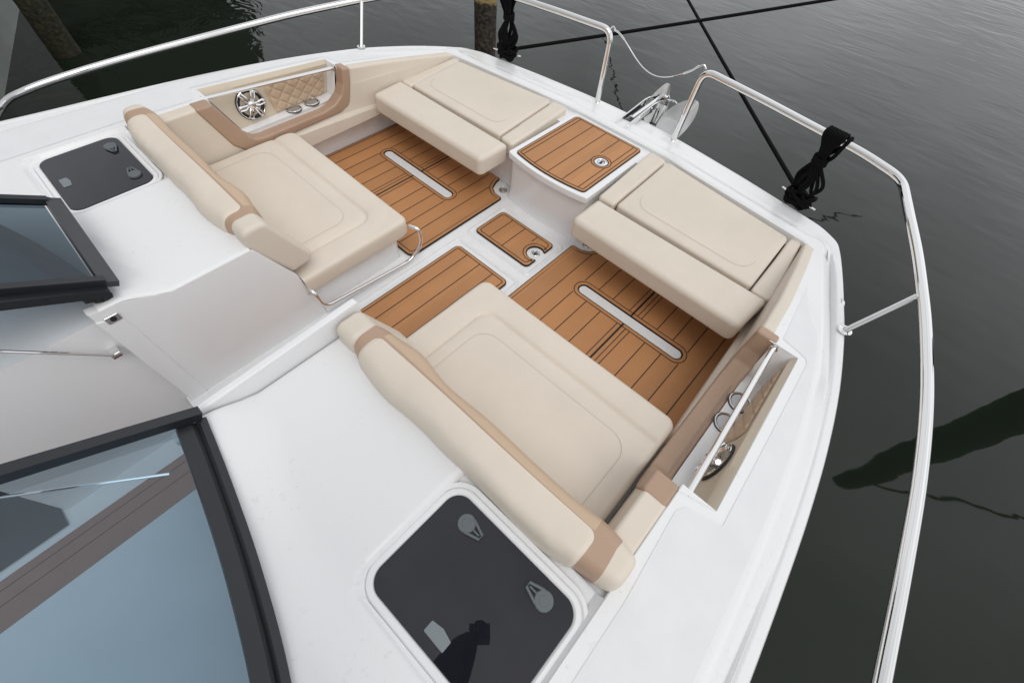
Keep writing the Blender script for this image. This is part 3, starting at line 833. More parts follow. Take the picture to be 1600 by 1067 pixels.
# ------------------------------------------------------------------ backrests
def backmat():
    m = bpy.data.materials.new('banded_vinyl'); m.use_nodes = True
    n = m.node_tree.nodes; L = m.node_tree.links; b = n['Principled BSDF']; b.inputs['Roughness'].default_value = .45
    t = n.new('ShaderNodeTexCoord'); sx = n.new('ShaderNodeSeparateXYZ'); L.new(t.outputs['Object'], sx.inputs[0])
    def M(op, a_, b_=None, c_=None):
        q = n.new('ShaderNodeMath'); q.operation = op
        for i, v in enumerate((a_, b_, c_)):
            if v is None: continue
            if isinstance(v, (int, float)): q.inputs[i].default_value = v
            else: L.new(v, q.inputs[i])
        return q.outputs[0]
    X = M('ABSOLUTE', sx.outputs['X']); Y = sx.outputs['Y']
    qx = M('ADD', M('ABSOLUTE', M('SUBTRACT', X, .919)), -.440)
    qy = M('ADD', M('SUBTRACT', Y, M('MULTIPLY_ADD', X, .010, .351)), .030)
    px_ = M('MAXIMUM', qx, 0.); py_ = M('MAXIMUM', qy, 0.)
    d = M('SUBTRACT', M('ADD', M('SQRT', M('ADD', M('MULTIPLY', px_, px_), M('MULTIPLY', py_, py_))), M('MINIMUM', M('MAXIMUM', qx, qy), 0.)), .030)
    tan = M('GREATER_THAN', d, 0.)
    cap = M('LESS_THAN', M('ADD', X, M('MULTIPLY', M('ABSOLUTE', M('SUBTRACT', Y, .37)), -.10)), 1.446)
    cap2 = M('MULTIPLY', tan, cap)
    front = M('MULTIPLY', M('GREATER_THAN', Y, .366), M('LESS_THAN', M('ABSOLUTE', M('SUBTRACT', X, .92)), .455))
    seam = M('MULTIPLY', M('LESS_THAN', M('ABSOLUTE', d), .0012), 1.)
    nn = n.new('ShaderNodeTexNoise'); nn.inputs['Scale'].default_value = 5; L.new(t.outputs['Object'], nn.inputs['Vector'])
    c1 = n.new('ShaderNodeMixRGB'); c1.inputs[1].default_value = (.715, .637, .537, 1); c1.inputs[2].default_value = (.675, .598, .50, 1); L.new(nn.outputs['Fac'], c1.inputs[0])
    c2 = n.new('ShaderNodeMixRGB'); c2.inputs[1].default_value = (.44, .30, .21, 1); c2.inputs[2].default_value = (.55, .40, .275, 1); L.new(front, c2.inputs[0])
    c3 = n.new('ShaderNodeMixRGB'); L.new(cap2, c3.inputs[0]); L.new(c1.outputs[0], c3.inputs[1]); L.new(c2.outputs[0], c3.inputs[2])
    c4 = n.new('ShaderNodeMixRGB'); c4.blend_type = 'MULTIPLY'; L.new(seam, c4.inputs[0]); L.new(c3.outputs[0], c4.inputs[1]); c4.inputs[2].default_value = (.78, .74, .7, 1)
    L.new(c4.outputs[0], b.inputs['Base Color'])
    g = n.new('ShaderNodeTexNoise'); g.inputs['Scale'].default_value = 420; L.new(t.outputs['Object'], g.inputs['Vector'])
    u = n.new('ShaderNodeBump'); u.inputs['Strength'].default_value = .25; u.inputs['Distance'].default_value = .0006; L.new(g.outputs['Fac'], u.inputs['Height']); L.new(u.outputs[0], b.inputs['Normal'])
    return m
BACKM = backmat()
def backrest(s):
    mir = s < 0
    B = empty('backrest', (s * .9, .35, .3), BOAT)
    X0, X1 = .383, 1.508
    AFT = [(.383, .290), (.42, .266), (.50, .246), (.63, .236), (.77, .247), (.92, .246), (1.06, .250), (1.2, .247), (1.31, .252), (1.39, .268), (1.45, .277), (1.508, .290)]
    FRT = [(.383, .385), (.43, .402), (.52, .414), (.60, .424), (.75, .403), (.94, .412), (1.12, .410), (1.29, .412), (1.39, .420), (1.44, .415), (1.508, .402)]
    AF = [(p.x, p.y) for p in catmull([(a_, b_, 0) for a_, b_ in AFT], 8)]; FR = [(p.x, p.y) for p in catmull([(a_, b_, 0) for a_, b_ in FRT], 8)]
    def msk(x, y):
        r_ = .030; qx = abs(x - .919) - .470 + r_; qy = y - (.360 + .010 * (x - .9)) + r_
        return math.hypot(max(qx, 0), max(qy, 0)) + min(max(qx, qy), 0) - r_
    NX, NT = 240, 48; mb = MB(BACKM); rows = []
    for i in range(NX + 1):
        u = i / NX; x = X0 + (X1 - X0) * (.5 - .5 * math.cos(math.pi * u)) * .15 + (X1 - X0) * u * .85
        ya, yf = lerp_tab(AF, x), lerp_tab(FR, x)
        d = min(x - X0, X1 - x); k = math.sqrt(max(0, 1 - (1 - min(1, d / .030)) ** 2))
        cc, ww = (ya + yf) / 2, (yf - ya) / 2 * (.80 + .20 * k); H = (.088 + .004 * math.sin(x * 9 + 1)) * (.84 + .16 * k)
        row = []
        for j in range(NT + 1):
            th = math.pi * (1 - j / NT); c_, s_ = math.cos(th), max(0, math.sin(th))
            y = cc + ww * math.copysign(abs(c_) ** .62, c_); z = .562 + H * s_ ** .60
            m_ = sstep(-msk(x, y) / .014)
            n_ = noise.noise(Vector((x * 7, y * 16, z * 10))) * .0035 + noise.noise(Vector((x * 19, y * 30, 3))) * .0012
            lift = .0045 * m_ + n_ * m_
            y += (y - cc) / ww * lift; z += lift * s_
            row.append((x, y, z))
        rows.append(row)
    loft(mb, rows); n = NT + 1
    for k in (0, NX): mb.f.append([k * n + i for i in range(n)]); mb.mi.append(0)
    mb.build('backrest_roll', B, mirror=mir, smooth=60)
    # quilted front face sloping to the seat
    mb = MB(QUILT)
    NU, NV = 150, 30; vs = []
    for j in range(NV + 1):
        v = j / NV
        for i in range(NU + 1):
            x = X0 + .002 + (1.41 - X0 - .002) * i / NU
            y = .388 + .098 * v; z = .600 - .32 * v
            l = v * .33
            a = (x + l * 1.0) / .085; b_ = (x - l * 1.0) / .085
            da = abs(a - round(a)); db = abs(b_ - round(b_)); puff = .010 * (1 - math.exp(-min(da, db) * 8))
            puff *= sstep((v - .05) / .25)
            if v > .62: puff = .006
            vs.append((x, y + puff, z + puff * .3))
    mb.add(vs, [(j * (NU + 1) + i, j * (NU + 1) + i + 1, (j + 1) * (NU + 1) + i + 1, (j + 1) * (NU + 1) + i) for j in range(NV) for i in range(NU)])
    mb.build('quilted_panel', B, mirror=mir, smooth=50)
    # inboard cheek: sloping block at the walkway end
    mb = MB(CREAM)
    poly = rnd([(.264, .572), (.268, .652), (.370, .654), (.498, .395), (.488, .352), (.385, .345)], [.02, .035, .04, .03, .02, .02], 6)
    pad(mb, poly, .410, .309, .020, lambda u, v, w_: (w_, u, v), n=6)
    mb.build('end_cushion', B, mirror=mir, smooth=50)
    # core so nothing is see-through
    mb = MB(QUILT)
    pad(mb, rnd([(.272, .30), (.275, .60), (.382, .60), (.476, .28)], .005), .388, 1.42, .01, lambda u, v, w_: (w_, u, v), n=2)
    mb.build('backrest_core', B, mirror=mir)
    return B
backrest(1)['label'] = 'backrest roll with tan bands beside the larger near hatch'
backrest(-1)['label'] = 'backrest roll with tan bands beside the smaller far hatch'

# ------------------------------------------------------------------ seat cushions (loose, top level)
def seam_line(mb, pts, z, wd=.003, m=1, closed=False): ribbon(mb, pts, wd, z, m, closed)
def top_cush(name, outline, z0, zf, r, s, label, group, cat='seat cushion', crown=.004, seams=(), welt=None):
    mb = MB(CREAM, CREAM_D)
    zt = 0.0
    def mp(u, v, w_):
        # w_ from z0 to 0 (top); top plane follows zf
        if w_ > z0 * .5: return (u, v, zf(u, v) + w_)
        return (u, v, zf(u, v) + w_)
    pad(mb, outline, z0, 0.0, r, mp, n=6, crown=crown, rb=r * .8)
    for pts, off, wd in seams: ribbon(mb, pts, wd, lambda x, y: zf(x, y) + crown + off, 1)
    c = [sum(p[0] for p in outline) / len(outline), sum(p[1] for p in outline) / len(outline)]
    o = mb.build(name, None, mirror=s < 0, smooth=50)
    # put origin at the base centre
    base = Vector((s * c[0], c[1], zf(*c) + z0)); o.data.transform(Matrix.Translation(-base)); o.location = base
    tag(o, label, cat, group)
    return o
GRP = 'cream cushions of the bow seating'
for s in (1, -1):
    wh = 'starboard' if s > 0 else 'port'; near = 'near, right-hand' if s > 0 else 'far, left-hand'
    zf = lambda x, y: .340 + .075 * max(0, y - 1.93)
    flat = lambda x, y: .343
    ol = rnd([(.352, 1.648), (1.368, 1.632), (1.392, 1.892), (.352, 1.892)], [.035, .035, .02, .02], 6)
    top_cush('bolster_cushion', ol, -.128, flat, .030, s, 'long box-edged cream bolster overhanging the floor at the %s bow seat' % wh, GRP, crown=.003)
    ol = rnd([(.458, 1.925), (1.292, 1.915), (1.285, 2.362), (.463, 2.452)], [.022, .022, .03, .03], 5)
    CR = 0
    st = rnd([(.53, 1.99), (1.23, 1.98), (1.225, 2.5), (.53, 2.5)], [.09, .09, 0, 0], 8)
    st = [p for p in st if p[1] < 2.33]
    k = max(range(len(st)), key=lambda i: (Vector(st[i]) - Vector(st[i - 1])).length); st = st[k:] + st[:k]
    top_cush('seat_cushion', ol, -.09, zf, .016, s, 'large flat cream cushion behind the bolster of the %s bow seat' % wh, GRP, seams=[(st, .0007, .0022)])
    ol = rnd([(.338, 1.912), (.446, 1.920), (.446, 2.08), (.450, 2.13), (.452, 2.455), (.332, 2.462)], [.025, .02, .02, .02, .02, .02], 5)
    top_cush('filler_cushion', ol, -.09, lambda x, y: .336 + .080 * max(0, y - 1.93), .018, s, 'narrow cream cushion between the teak-topped locker and the %s bow seat' % wh, GRP, crown=0)
    ol = rnd([(1.299, 1.905), (1.404, 1.900), (1.386, 2.1), (1.352, 2.385), (1.291, 2.375), (1.297, 2.18)], [.02, .025, .0, .02, .02, .02], 5)
    top_cush('filler_cushion', ol, -.09, lambda x, y: .330 + .085 * max(0, y - 1.93), .014, s, 'narrow cream cushion between the %s side pad and the bow seat' % wh, GRP, crown=0)
    # aft bench cushion
    za = lambda x, y: .288 + .012 * sstep((x - .3) / 1.1)
    def zb(x, y): return za(x, y)
    mb = MB(CREAM, CREAM_D)
    bx0, bx1, by0, by1, br = .292, 1.405, .40, 1.043, .050; er = .028
    def bsd(x, y):
        # distance inside the outline (rounded only at the forward corners)
        qx = abs(x - (bx0 + bx1) / 2) - (bx1 - bx0) / 2 + br; qy = y - by1 + br
        return -(math.hypot(max(qx, 0), max(qy, 0)) + min(max(qx, qy), 0) - br)
    def psd(x, y, x0=.435, y1=.902, r_=.075):
        qx = x0 - x + r_; qy = y - y1 + r_
        return math.hypot(max(qx, 0), max(qy, 0)) + min(max(qx, qy), 0) - r_
    def bz_(x, y):
        de = max(0, bsd(x, y)); z = za(x, y)
        if de < er: z -= er - math.sqrt(max(0, er * er - (er - de) ** 2))
        d_ = psd(x, y)
        z -= .0085 * math.exp(-(d_ / .0085) ** 2) * (sstep(de / er))
        z += (.0045 * sstep(-d_ / .05) if d_ < 0 else .004 * math.sin(math.pi * min(1, d_ / .11)))
        d2 = psd(x, y, .505, .815, .085)
        z -= .0016 * math.exp(-(d2 / .004) ** 2) if x < 1.31 else 0
        z += .0022 * noise.noise(Vector((x * 6 * s, y * 6, 1.7)))
        return z
    ys_ = frange(by0, by1 - br, .0065) + [by1 - br + br * math.sin(k * math.pi / 24) for k in range(1, 13)]
    NXB = 190; rows = []
    for y in ys_:
        e_ = 0 if y <= by1 - br else br - math.sqrt(max(0, br * br - (y - by1 + br) ** 2))
        x0_, x1_ = bx0 + e_, bx1 - e_; row = []
        for i in range(NXB + 1):
            u = i / NXB
            u = u + .0 if 0 else (.5 - .5 * math.cos(math.pi * u)) * .35 + u * .65
            x = x0_ + (x1_ - x0_) * u; row.append((x, y, bz_(x, y)))
        rows.append(row)
    loft(mb, rows)
    loop = [r_[0] for r_ in rows] + rows[-1][1:] + [r_[-1] for r_ in rows[::-1]][1:]
    K = [loop, [(x, y, za(x, y) - .085) for x, y, z in loop], [(x + (.85 - x) * .015, y - .01, za(x, y) - .105) for x, y, z in loop]]
    base_ = len(mb.v); NL = len(loop)
    for q in K: mb.v += q
    for r_ in range(2):
        for i in range(NL - 1): mb.f.append([base_ + r_ * NL + i, base_ + r_ * NL + i + 1, base_ + (r_ + 1) * NL + i + 1, base_ + (r_ + 1) * NL + i]); mb.mi.append(0)
    mb.f.append([base_ + 2 * NL + i for i in range(NL)]); mb.mi.append(0)
    st = rnd([(.505, .45), (.505, .815), (1.31, .815), (1.31, .45)], [0, .085, .085, 0], 10)
    st2 = []
    for p_, q_ in zip(st, st[1:]):
        n_ = max(1, int((Vector(p_) - Vector(q_)).length / .02))
        st2 += [tuple(Vector(p_).lerp(Vector(q_), k_ / n_)) for k_ in range(n_)]
    ribbon(mb, st2, .0020, lambda x, y: bz_(x, y) + .0012, 1)
    o = mb.build('bench_cushion', None, mirror=s < 0, smooth=50)
    b = Vector((s * .85, .72, .185)); o.data.transform(Matrix.Translation(-b)); o.location = b
    tag(o, 'wide cream bench cushion with stitched centre panel in front of the %s backrest' % near.replace('near, right-hand', 'starboard').replace('far, left-hand', 'port'), 'seat cushion', GRP)

# ------------------------------------------------------------------ folding door against the starboard walkway wall
mb = MB(GEL)
poly = rnd([(-.215, .02), (.385, .02), (.385, .675), (-.215, .648)], [.01, .01, .012, .02], 4)
pad(mb, poly, .300, .272, .006, lambda u, v, w_: (w_, u, v), n=3)
o = mb.build('walkway_door', BOAT)
# grab rail of the port bench
mb = MB(STEEL)
tube(mb, fillet([(-.315, 1.05, .215), (-.262, 1.075, .215), (-.262, 1.082, .10), (-.268, .99, .022), (-.268, .43, .082), (-.268, .415, .20), (-.315, .41, .215)], .05, 7), .0105, 12)
mb.build('step_rail', BOAT)
# door catch on the port wall
mb = MB(STEEL, RUB)
pad(mb, rnd([(-.262, .572), (-.216, .572), (-.216, .604), (-.262, .604)], .004), .3000, .3035, .001, lambda u, v, w_: (-.6010 + w_, u, v - .002), n=1)
lathe(mb, [(0, .001), (.010, .001)], (-.2970, -.239, .586), (1, 0, 0), 16, 1)
mb.build('door_catch', BOAT)

# ------------------------------------------------------------------ deck hatches
def hatch(s):
    mir = s < 0
    H = empty('deck_hatch', (s * 1.24, .035, .56), BOAT)
    H['label'] = 'smoked glass hatch nearest the viewer' if s > 0 else 'smoked glass hatch on the far port deck'
    zt = .566
    G = rnd([(1.004, -.137), (1.472, -.128), (1.474, .206), (1.006, .202)], .050, 10)
    fo = inset(G, -.022)
    mb = MB(GEL)
    rings = [(inset(G, -.024), .552), (inset(G, -.0225), zt - .005), (inset(G, -.018), zt - .001), (inset(G, -.007), zt - .0005), (inset(G, -.0015), zt - .004), (inset(G, .004), zt - .012)]
    N = len(G); b = len(mb.v)
    for q, z in rings: mb.v += [(x, y, z) for x, y in q]
    for k in range(len(rings) - 1):
        for i in range(N):
            j = (i + 1) % N; mb.f.append([b + k * N + i, b + k * N + j, b + (k + 1) * N + j, b + (k + 1) * N + i]); mb.mi.append(0)
    # outer low flange
    rings = [(inset(G, -.040), .5605), (inset(G, -.038), .5645), (inset(G, -.028), .5648), (inset(G, -.0235), .560)]
    b = len(mb.v)
    for q, z in rings: mb.v += [(x, y, z) for x, y in q]
    for k in range(len(rings) - 1):
        for i in range(N):
            j = (i + 1) % N; mb.f.append([b + k * N + i, b + k * N + j, b + (k + 1) * N + j, b + (k + 1) * N + i]); mb.mi.append(0)
    mb.build('hatch_frame', H, mirror=mir)
    mb = MB(RUB, HGL)
    pad(mb, inset(G, .0005), zt - .012, zt - .0015, .0015, n=2, m=0, mtop=1, convex=True)
    mb.build('hatch_glass', H, mirror=mir)
    for hy in (1.06, 1.40):
        mb = MB(GEL)
        box(mb, hy - .03, hy + .03, -.172, -.160, zt - .006, zt + .001, r=.003)
        mb.build('hinge', H, mirror=mir)
    for cx, cy, dr, hh in ((1.384, .155, -1, .010), (1.096, .149, 1, .010)):
        mb = MB(LATCH)
        lathe(mb, [(0, hh), (.013, hh), (.014, hh - .001), (.024, hh - .001), (.0265, hh - .003), (.0270, 0)], (cx, cy, zt - .001), (0, 0, 1), 30)
        # open triangular lever
        e = cx + dr * .056
        tube(mb, [(cx + dr * .012, cy + .021, zt + .005), (e, cy + .007, zt + .005), (e, cy - .007, zt + .005), (cx + dr * .012, cy - .021, zt + .005)], .0045, 8)
        tube(mb, [(cx + dr * .02, cy, zt + .005), (e - dr * .006, cy, zt + .005)], .0032, 8)
        mb.build('hatch_latch', H, mirror=mir)
    mb = MB(STICK)
    pad(mb, rnd([(1.200, -.074), (1.200, -.104), (1.270, -.104), (1.270, -.074), (1.235, -.067)], .003), zt - .0014, zt + .0006, .0004, n=1)
    mb.build('hatch_label', H, mirror=mir)
hatch(1); hatch(-1)

# ------------------------------------------------------------------ windscreens
def beam(mb, p, q, up, wd, th, m=0):
    p = Vector(p); q = Vector(q); d = (q - p).normalized(); up = Vector(up); up = (up - d * up.dot(d)).normalized(); sd_ = d.cross(up)
    vs = []
    for e in (p, q):
        for a, b_ in ((-1, -1), (1, -1), (1, 1), (-1, 1)): vs.append(e + sd_ * a * wd / 2 + up * b_ * th / 2)
    mb.add(vs, [(0, 1, 2, 3), (7, 6, 5, 4), (0, 4, 5, 1), (1, 5, 6, 2), (2, 6, 7, 3), (3, 7, 4, 0)], m)
def sweep_bar(mb, pts, prof, upv, m=0):
    """prof: list of (side, up)"""
    P = [Vector(p) for p in pts]; n = len(P); o = len(mb.v); k = len(prof)
    for i in range(n):
        d = (P[min(i + 1, n - 1)] - P[max(i - 1, 0)]).normalized(); up = Vector(upv); up = (up - d * up.dot(d)).normalized(); sd_ = d.cross(up)
        mb.v += [tuple(P[i] + sd_ * a + up * b_) for a, b_ in prof]
    for i in range(n - 1):
        for j in range(k):
            mb.f.append([o + i * k + j, o + i * k + (j + 1) % k, o + (i + 1) * k + (j + 1) % k, o + (i + 1) * k + j]); mb.mi.append(m)
    mb.f.append([o + j for j in range(k)]); mb.mi.append(m); mb.f.append([o + (n - 1) * k + j for j in range(k)]); mb.mi.append(m)
SL = Vector((-.02, -1, .59)).normalized()
def windscreen(s):
    mir = s < 0
    W_ = empty('windscreen', (s * .9, -.4, .6), BOAT)
    base = catmull([(.328, -.196, .646), (.55, -.240, .638), (.80, -.298, .630), (1.06, -.378, .620), (1.30, -.488, .61), (1.52, -.66, .605), (1.66, -.95, .60)], 8)
    nrm = Vector((0, .59, 1)).normalized()
    mb = MB(BLACK, GREYF, RUB)
    # two parallel extrusions with a gap
    sweep_bar(mb, [p + Vector((0, -.008, .004)) for p in base], [(-.015, -.012), (.010, -.012), (.012, .004), (.004, .012), (-.015, .012)], nrm)
    sweep_bar(mb, [p + Vector((0, -.046, .024)) for p in base], [(-.019, -.012), (.017, -.012), (.017, .010), (-.019, .012)], nrm)
    sweep_bar(mb, [p + Vector((0, -.026, .006)) for p in base], [(-.018, -.010), (.018, -.010), (.018, .006), (-.018, .006)], nrm, 2)
    mb.build('frame', W_, mirror=mir)
    mb = MB(BLACK)
    top = Vector((.326, -.19, .672)); end = top + SL * 1.7
    sweep_bar(mb, [top - SL * .0, end], [(-.014, -.014), (.018, -.014), (.018, .016), (-.014, .016)], nrm)
    mb.build('frame_post', W_, mirror=mir)
    # pane
    mb = MB(GLASS)
    vs = []; 
    for p in base:
        a = p + Vector((0, -.05, .03)); vs += [a, a + SL * 1.2]
    vs[1] = vs[0] + SL * 1.2
    mb.add(vs, [(2 * i, 2 * i + 2, 2 * i + 3, 2 * i + 1) for i in range(len(base) - 1)])
    mb.build('pane', W_, mirror=mir, smooth=60)
    return W_
mb = MB(STEEL)
tube(mb, [(.372, -.352, .58), (.147, -.697, .66)], .0045, 8)
mb.build('stay_arm', BOAT)
windscreen(1)['label'] = 'near windscreen half with blue tinted glass'
windscreen(-1)['label'] = 'far windscreen half, mostly under the folded centre pane'
# centre pane folded over the port windscreen
Fp = empty('folded_centre_pane', (-.64, -.4, .7), BOAT)
nrm = Vector((0, .59, 1)).normalized()
a = Vector((-.338, -.188, .694)); b = Vector((-.935, -.172, .690)); E_ = SL * .95
mb = MB(GREYF, BLACK)
sweep_bar(mb, [a, b], [(-.004, -.01), (.045, -.01), (.045, .012), (-.004, .012)], nrm, 0)
sweep_bar(mb, [a + Vector((0, .006, -.003)), b + Vector((-.01, .006, -.003))], [(-.008, -.012), (.000, -.012), (.000, .010), (-.008, .010)], nrm, 1)
sweep_bar(mb, [a + Vector((.002, .012, .002)), a + E_], [(-.002, -.012), (.028, -.012), (.028, .014), (-.002, .014)], nrm, 1)
sweep_bar(mb, [b + Vector((0, .006, 0)), b + E_], [(-.028, -.012), (.004, -.012), (.004, .014), (-.028, .014)], nrm, 1)
# drip corner at the hinge
mb.add([b + Vector((.01, .02, .008)), b + Vector((-.02, .0, .012)), b + Vector((.06, .035, -.03)), b + Vector((.05, .015, -.015))], [(0, 1, 3, 2)], 1)
mb.build('pane_frame', Fp)
mb = MB(GLASS2)
mb.add([a + Vector((0, -.01, .004)), b + Vector((0, -.01, .004)), b + E_, a + E_], [(0, 1, 2, 3)]); mb.build('pane', Fp, smooth=0)
# stay arm
mb = MB(STEEL)
tube(mb, [(-.300, -.318, .440), (-.296, -.335, .455), (-.29, -.60, .80), (-.285, -.72, .955)], .0055, 10)
box(mb, -.334, -.292, -.340, -.306, .428, .452, r=.004)
mb.build('stay_arm', Fp)

# ------------------------------------------------------------------ bow rails
RAIL = [(2.18, -.30, .36), (2.235, -.10, .50), (2.19, .05, .558), (2.150, .3, .588), (2.109, .6, .607), (2.073, .9, .618), (2.03, 1.2, .630), (1.964, 1.5, .648), (1.873, 1.8, .667), (1.800, 2.0, .680), (1.721, 2.2, .692), (1.63, 2.40, .705)]
def bow_rail(s):
    mir = s < 0
    Q = empty('bow_rail', (s * 1.6, 1.8, .45), BOAT)
    mb = MB(STEEL)
    P = catmull(RAIL, 6)
    cor = fillet([P[-1], (1.518, 2.645, .722), (1.31, 2.708, .728), (.74, 2.775, .740), (.335, 2.822, .742), (.318, 2.812, .285)], .075, 8)
    tube(mb, P[:-1] + cor, .0195, 18)
    lathe(mb, [(.032, 0), (.032, .004), (.019, .008)], (.317, 2.812, .300), (0, 0, 1), 20)
    mb.build('top_tube', Q, mirror=mir)
    mb = MB(STEEL)
    tube(mb, [(1.701, 1.822, .462), (1.800, 1.955, .672)], .0125, 14)
    lathe(mb, [(.028, 0), (.028, .004), (.015, .008)], (1.701, 1.822, .466), (0, 0, 1), 20)
    mb.build('stanchion', Q, mirror=mir)
    mb = MB(STEEL)
    tube(mb, [(2.045, .0 + .05, .552), (1.90, .02, .575)] if 0 else [(2.23, -.1, .505), (1.91, -.30, .585)], .0125, 12)
    mb.build('stanchion', Q, mirror=mir)
    mb = MB(STEEL)
    tube(mb, fillet([(.345, 2.815, .752), (.325, 2.812, .772), (.300, 2.806, .752)], .02, 4), .005, 8)
    mb.build('wire_eye', Q, mirror=mir)
    return Q
bow_rail(1)['label'] = 'curved stainless rail along the starboard bow'
bow_rail(-1)['label'] = 'curved stainless rail along the port bow'
mb = MB(STEEL)
L0 = Vector((-.300, 2.808, .755)); L1 = Vector((.300, 2.808, .755)); pts = []
for i in range(25):
    u = i / 24; p = L0.lerp(L1, u); p.z -= .145 * (1 - (2 * u - 1.25) ** 2 / 1.5) * math.sin(u * math.pi) ** .6; pts.append(p)
tube(mb, pts, .0032, 6); tube(mb, pts[:4], .0055, 8); tube(mb, pts[-4:], .006, 8)
mb.build('lifeline', BOAT)

# ------------------------------------------------------------------ bow roller
BR = empty('bow_roller', (0, 2.7, .32), BOAT)
def plate(mb, pts, x0, x1, m=0): pad(mb, pts, x0, x1, .001, lambda u, v, w_: (w_, u, v), m, n=1)
mb = MB(STEEL, CHROME)
for x in (-.048, .030):
    prof = rnd([(2.56, .305), (2.60, .335), (2.98, .372), (3.05, .366), (3.215, .325), (3.225, .300), (3.15, .290), (3.03, .322), (2.95, .330), (2.62, .300)], .02, 3)
    plate(mb, prof, x, x + .010)
mb.build('side_plate', BR)
mb = MB(GREYF)
box(mb, -.037, .029, 2.56, 3.0, .302, .312); mb.build('channel_floor', BR)
mb = MB(RUB, CHROME)
lathe(mb, [(0, -.032), (.026, -.032), (.016, 0), (.026, .032), (0, .032)], (-.004, 3.17, .325), (1, 0, 0), 20); mb.build('roller', BR)
for yy in (2.66, 2.80, 2.95):
    mb = MB(CHROME); lathe(mb, [(0, .004), (.005, .0035), (.007, 0)], (.040, yy, .330 + (yy - 2.6) * .06), (1, 0, 0), 12); mb.build('bolt', BR)
# cleats
def cleat(s):
    mir = s < 0
    mb = MB(STEEL)
    c = (1.185, 2.775)
    for dx in (-.035, .035): tube(mb, [(c[0] + dx, c[1] - dx * .28, .305), (c[0] + dx * .9, c[1] - dx * .25, .345)], .010, 10)
    tube(mb, catmull([(c[0] - .115, c[1] + .033, .348), (c[0] - .05, c[1] + .014, .345), (c[0], c[1], .345), (c[0] + .05, c[1] - .014, .345), (c[0] + .115, c[1] - .033, .348)], 4), lambda t: .010 - .005 * abs(2 * t - 1), 10)
    mb.build('mooring_cleat', BOAT, mirror=mir)
cleat(1); cleat(-1)
# rub strake fitting (shell shaped vent) on the starboard corner
mb = MB(GEL)
lathe(mb, [(.0, .016), (.03, .013), (.045, .006), (.052, -.01)], (1.650, 2.03, .385), (1, .28, .0), 20); mb.build('strake_fitting', BOAT)

# ================================================================== anchor (top level, hangs from roller)
A = empty('anchor', (.05, 3.1, .2)); tag(A, 'polished stainless plough anchor hanging from the bow roller', 'anchor')
mb = MB(STEEL)
tube(mb, catmull([(-.004, 2.78, .330), (-.004, 3.08, .345), (-.002, 3.19, .350), (.02, 3.24, .30), (.03, 3.20, .16), (.03, 3.10, .05)], 5), .014, 12)
mb.build('shank', A)
FLK = mat('satin_steel', (.82, .82, .81), .32, metal=.85)
mb = MB(FLK)
def fluke(sgn, pts, dome):
    P = [Vector(p) for p in pts]; c = sum(P, Vector()) / len(P); n = (P[0] - c).cross(P[2] - c).normalized()
    ring = catmull(pts, 5, True); N = len(ring); o = len(mb.v)
    K = 6
    for k in range(K + 1):
        f_ = 1 - k / K
        for p in ring: q = c + (p - c) * f_ + n * dome * (1 - f_ * f_); mb.v.append(tuple(q))
    for k in range(K):
        for i in range(N):
            j = (i + 1) % N; mb.f.append([o + k * N + i, o + k * N + j, o + (k + 1) * N + j, o + (k + 1) * N + i]); mb.mi.append(0)
fluke(1, [(.10, 3.06, .31), (.20, 3.10, .42), (.275, 3.14, .42), (.30, 3.10, .32), (.26, 3.03, .19), (.17, 2.99, .12), (.09, 3.0, .17)], .03)
mb.build('fluke', A)
mb = MB(FLK)
fluke(-1, [(-.09, 3.12, .27), (-.06, 3.16, .36), (-.01, 3.18, .43), (.04, 3.16, .42), (.06, 3.10, .34), (.05, 3.05, .22), (-.02, 3.05, .18)], .03)
mb.build('fluke', A)
mb = MB(STEEL, GREYF)
tube(mb, [(.045, 3.13, .315), (.052, 3.06, .16), (.055, 3.02, .02)], lambda t: .043 - .008 * t, 18); tube(mb, [(.053, 3.075, .20), (.0535, 3.07, .19)], .045, 18, 1)
tube(mb, fillet([(.06, 3.14, .35), (.10, 3.15, .36), (.14, 3.12, .36)], .02), .007, 8)
mb.build('crown', A)

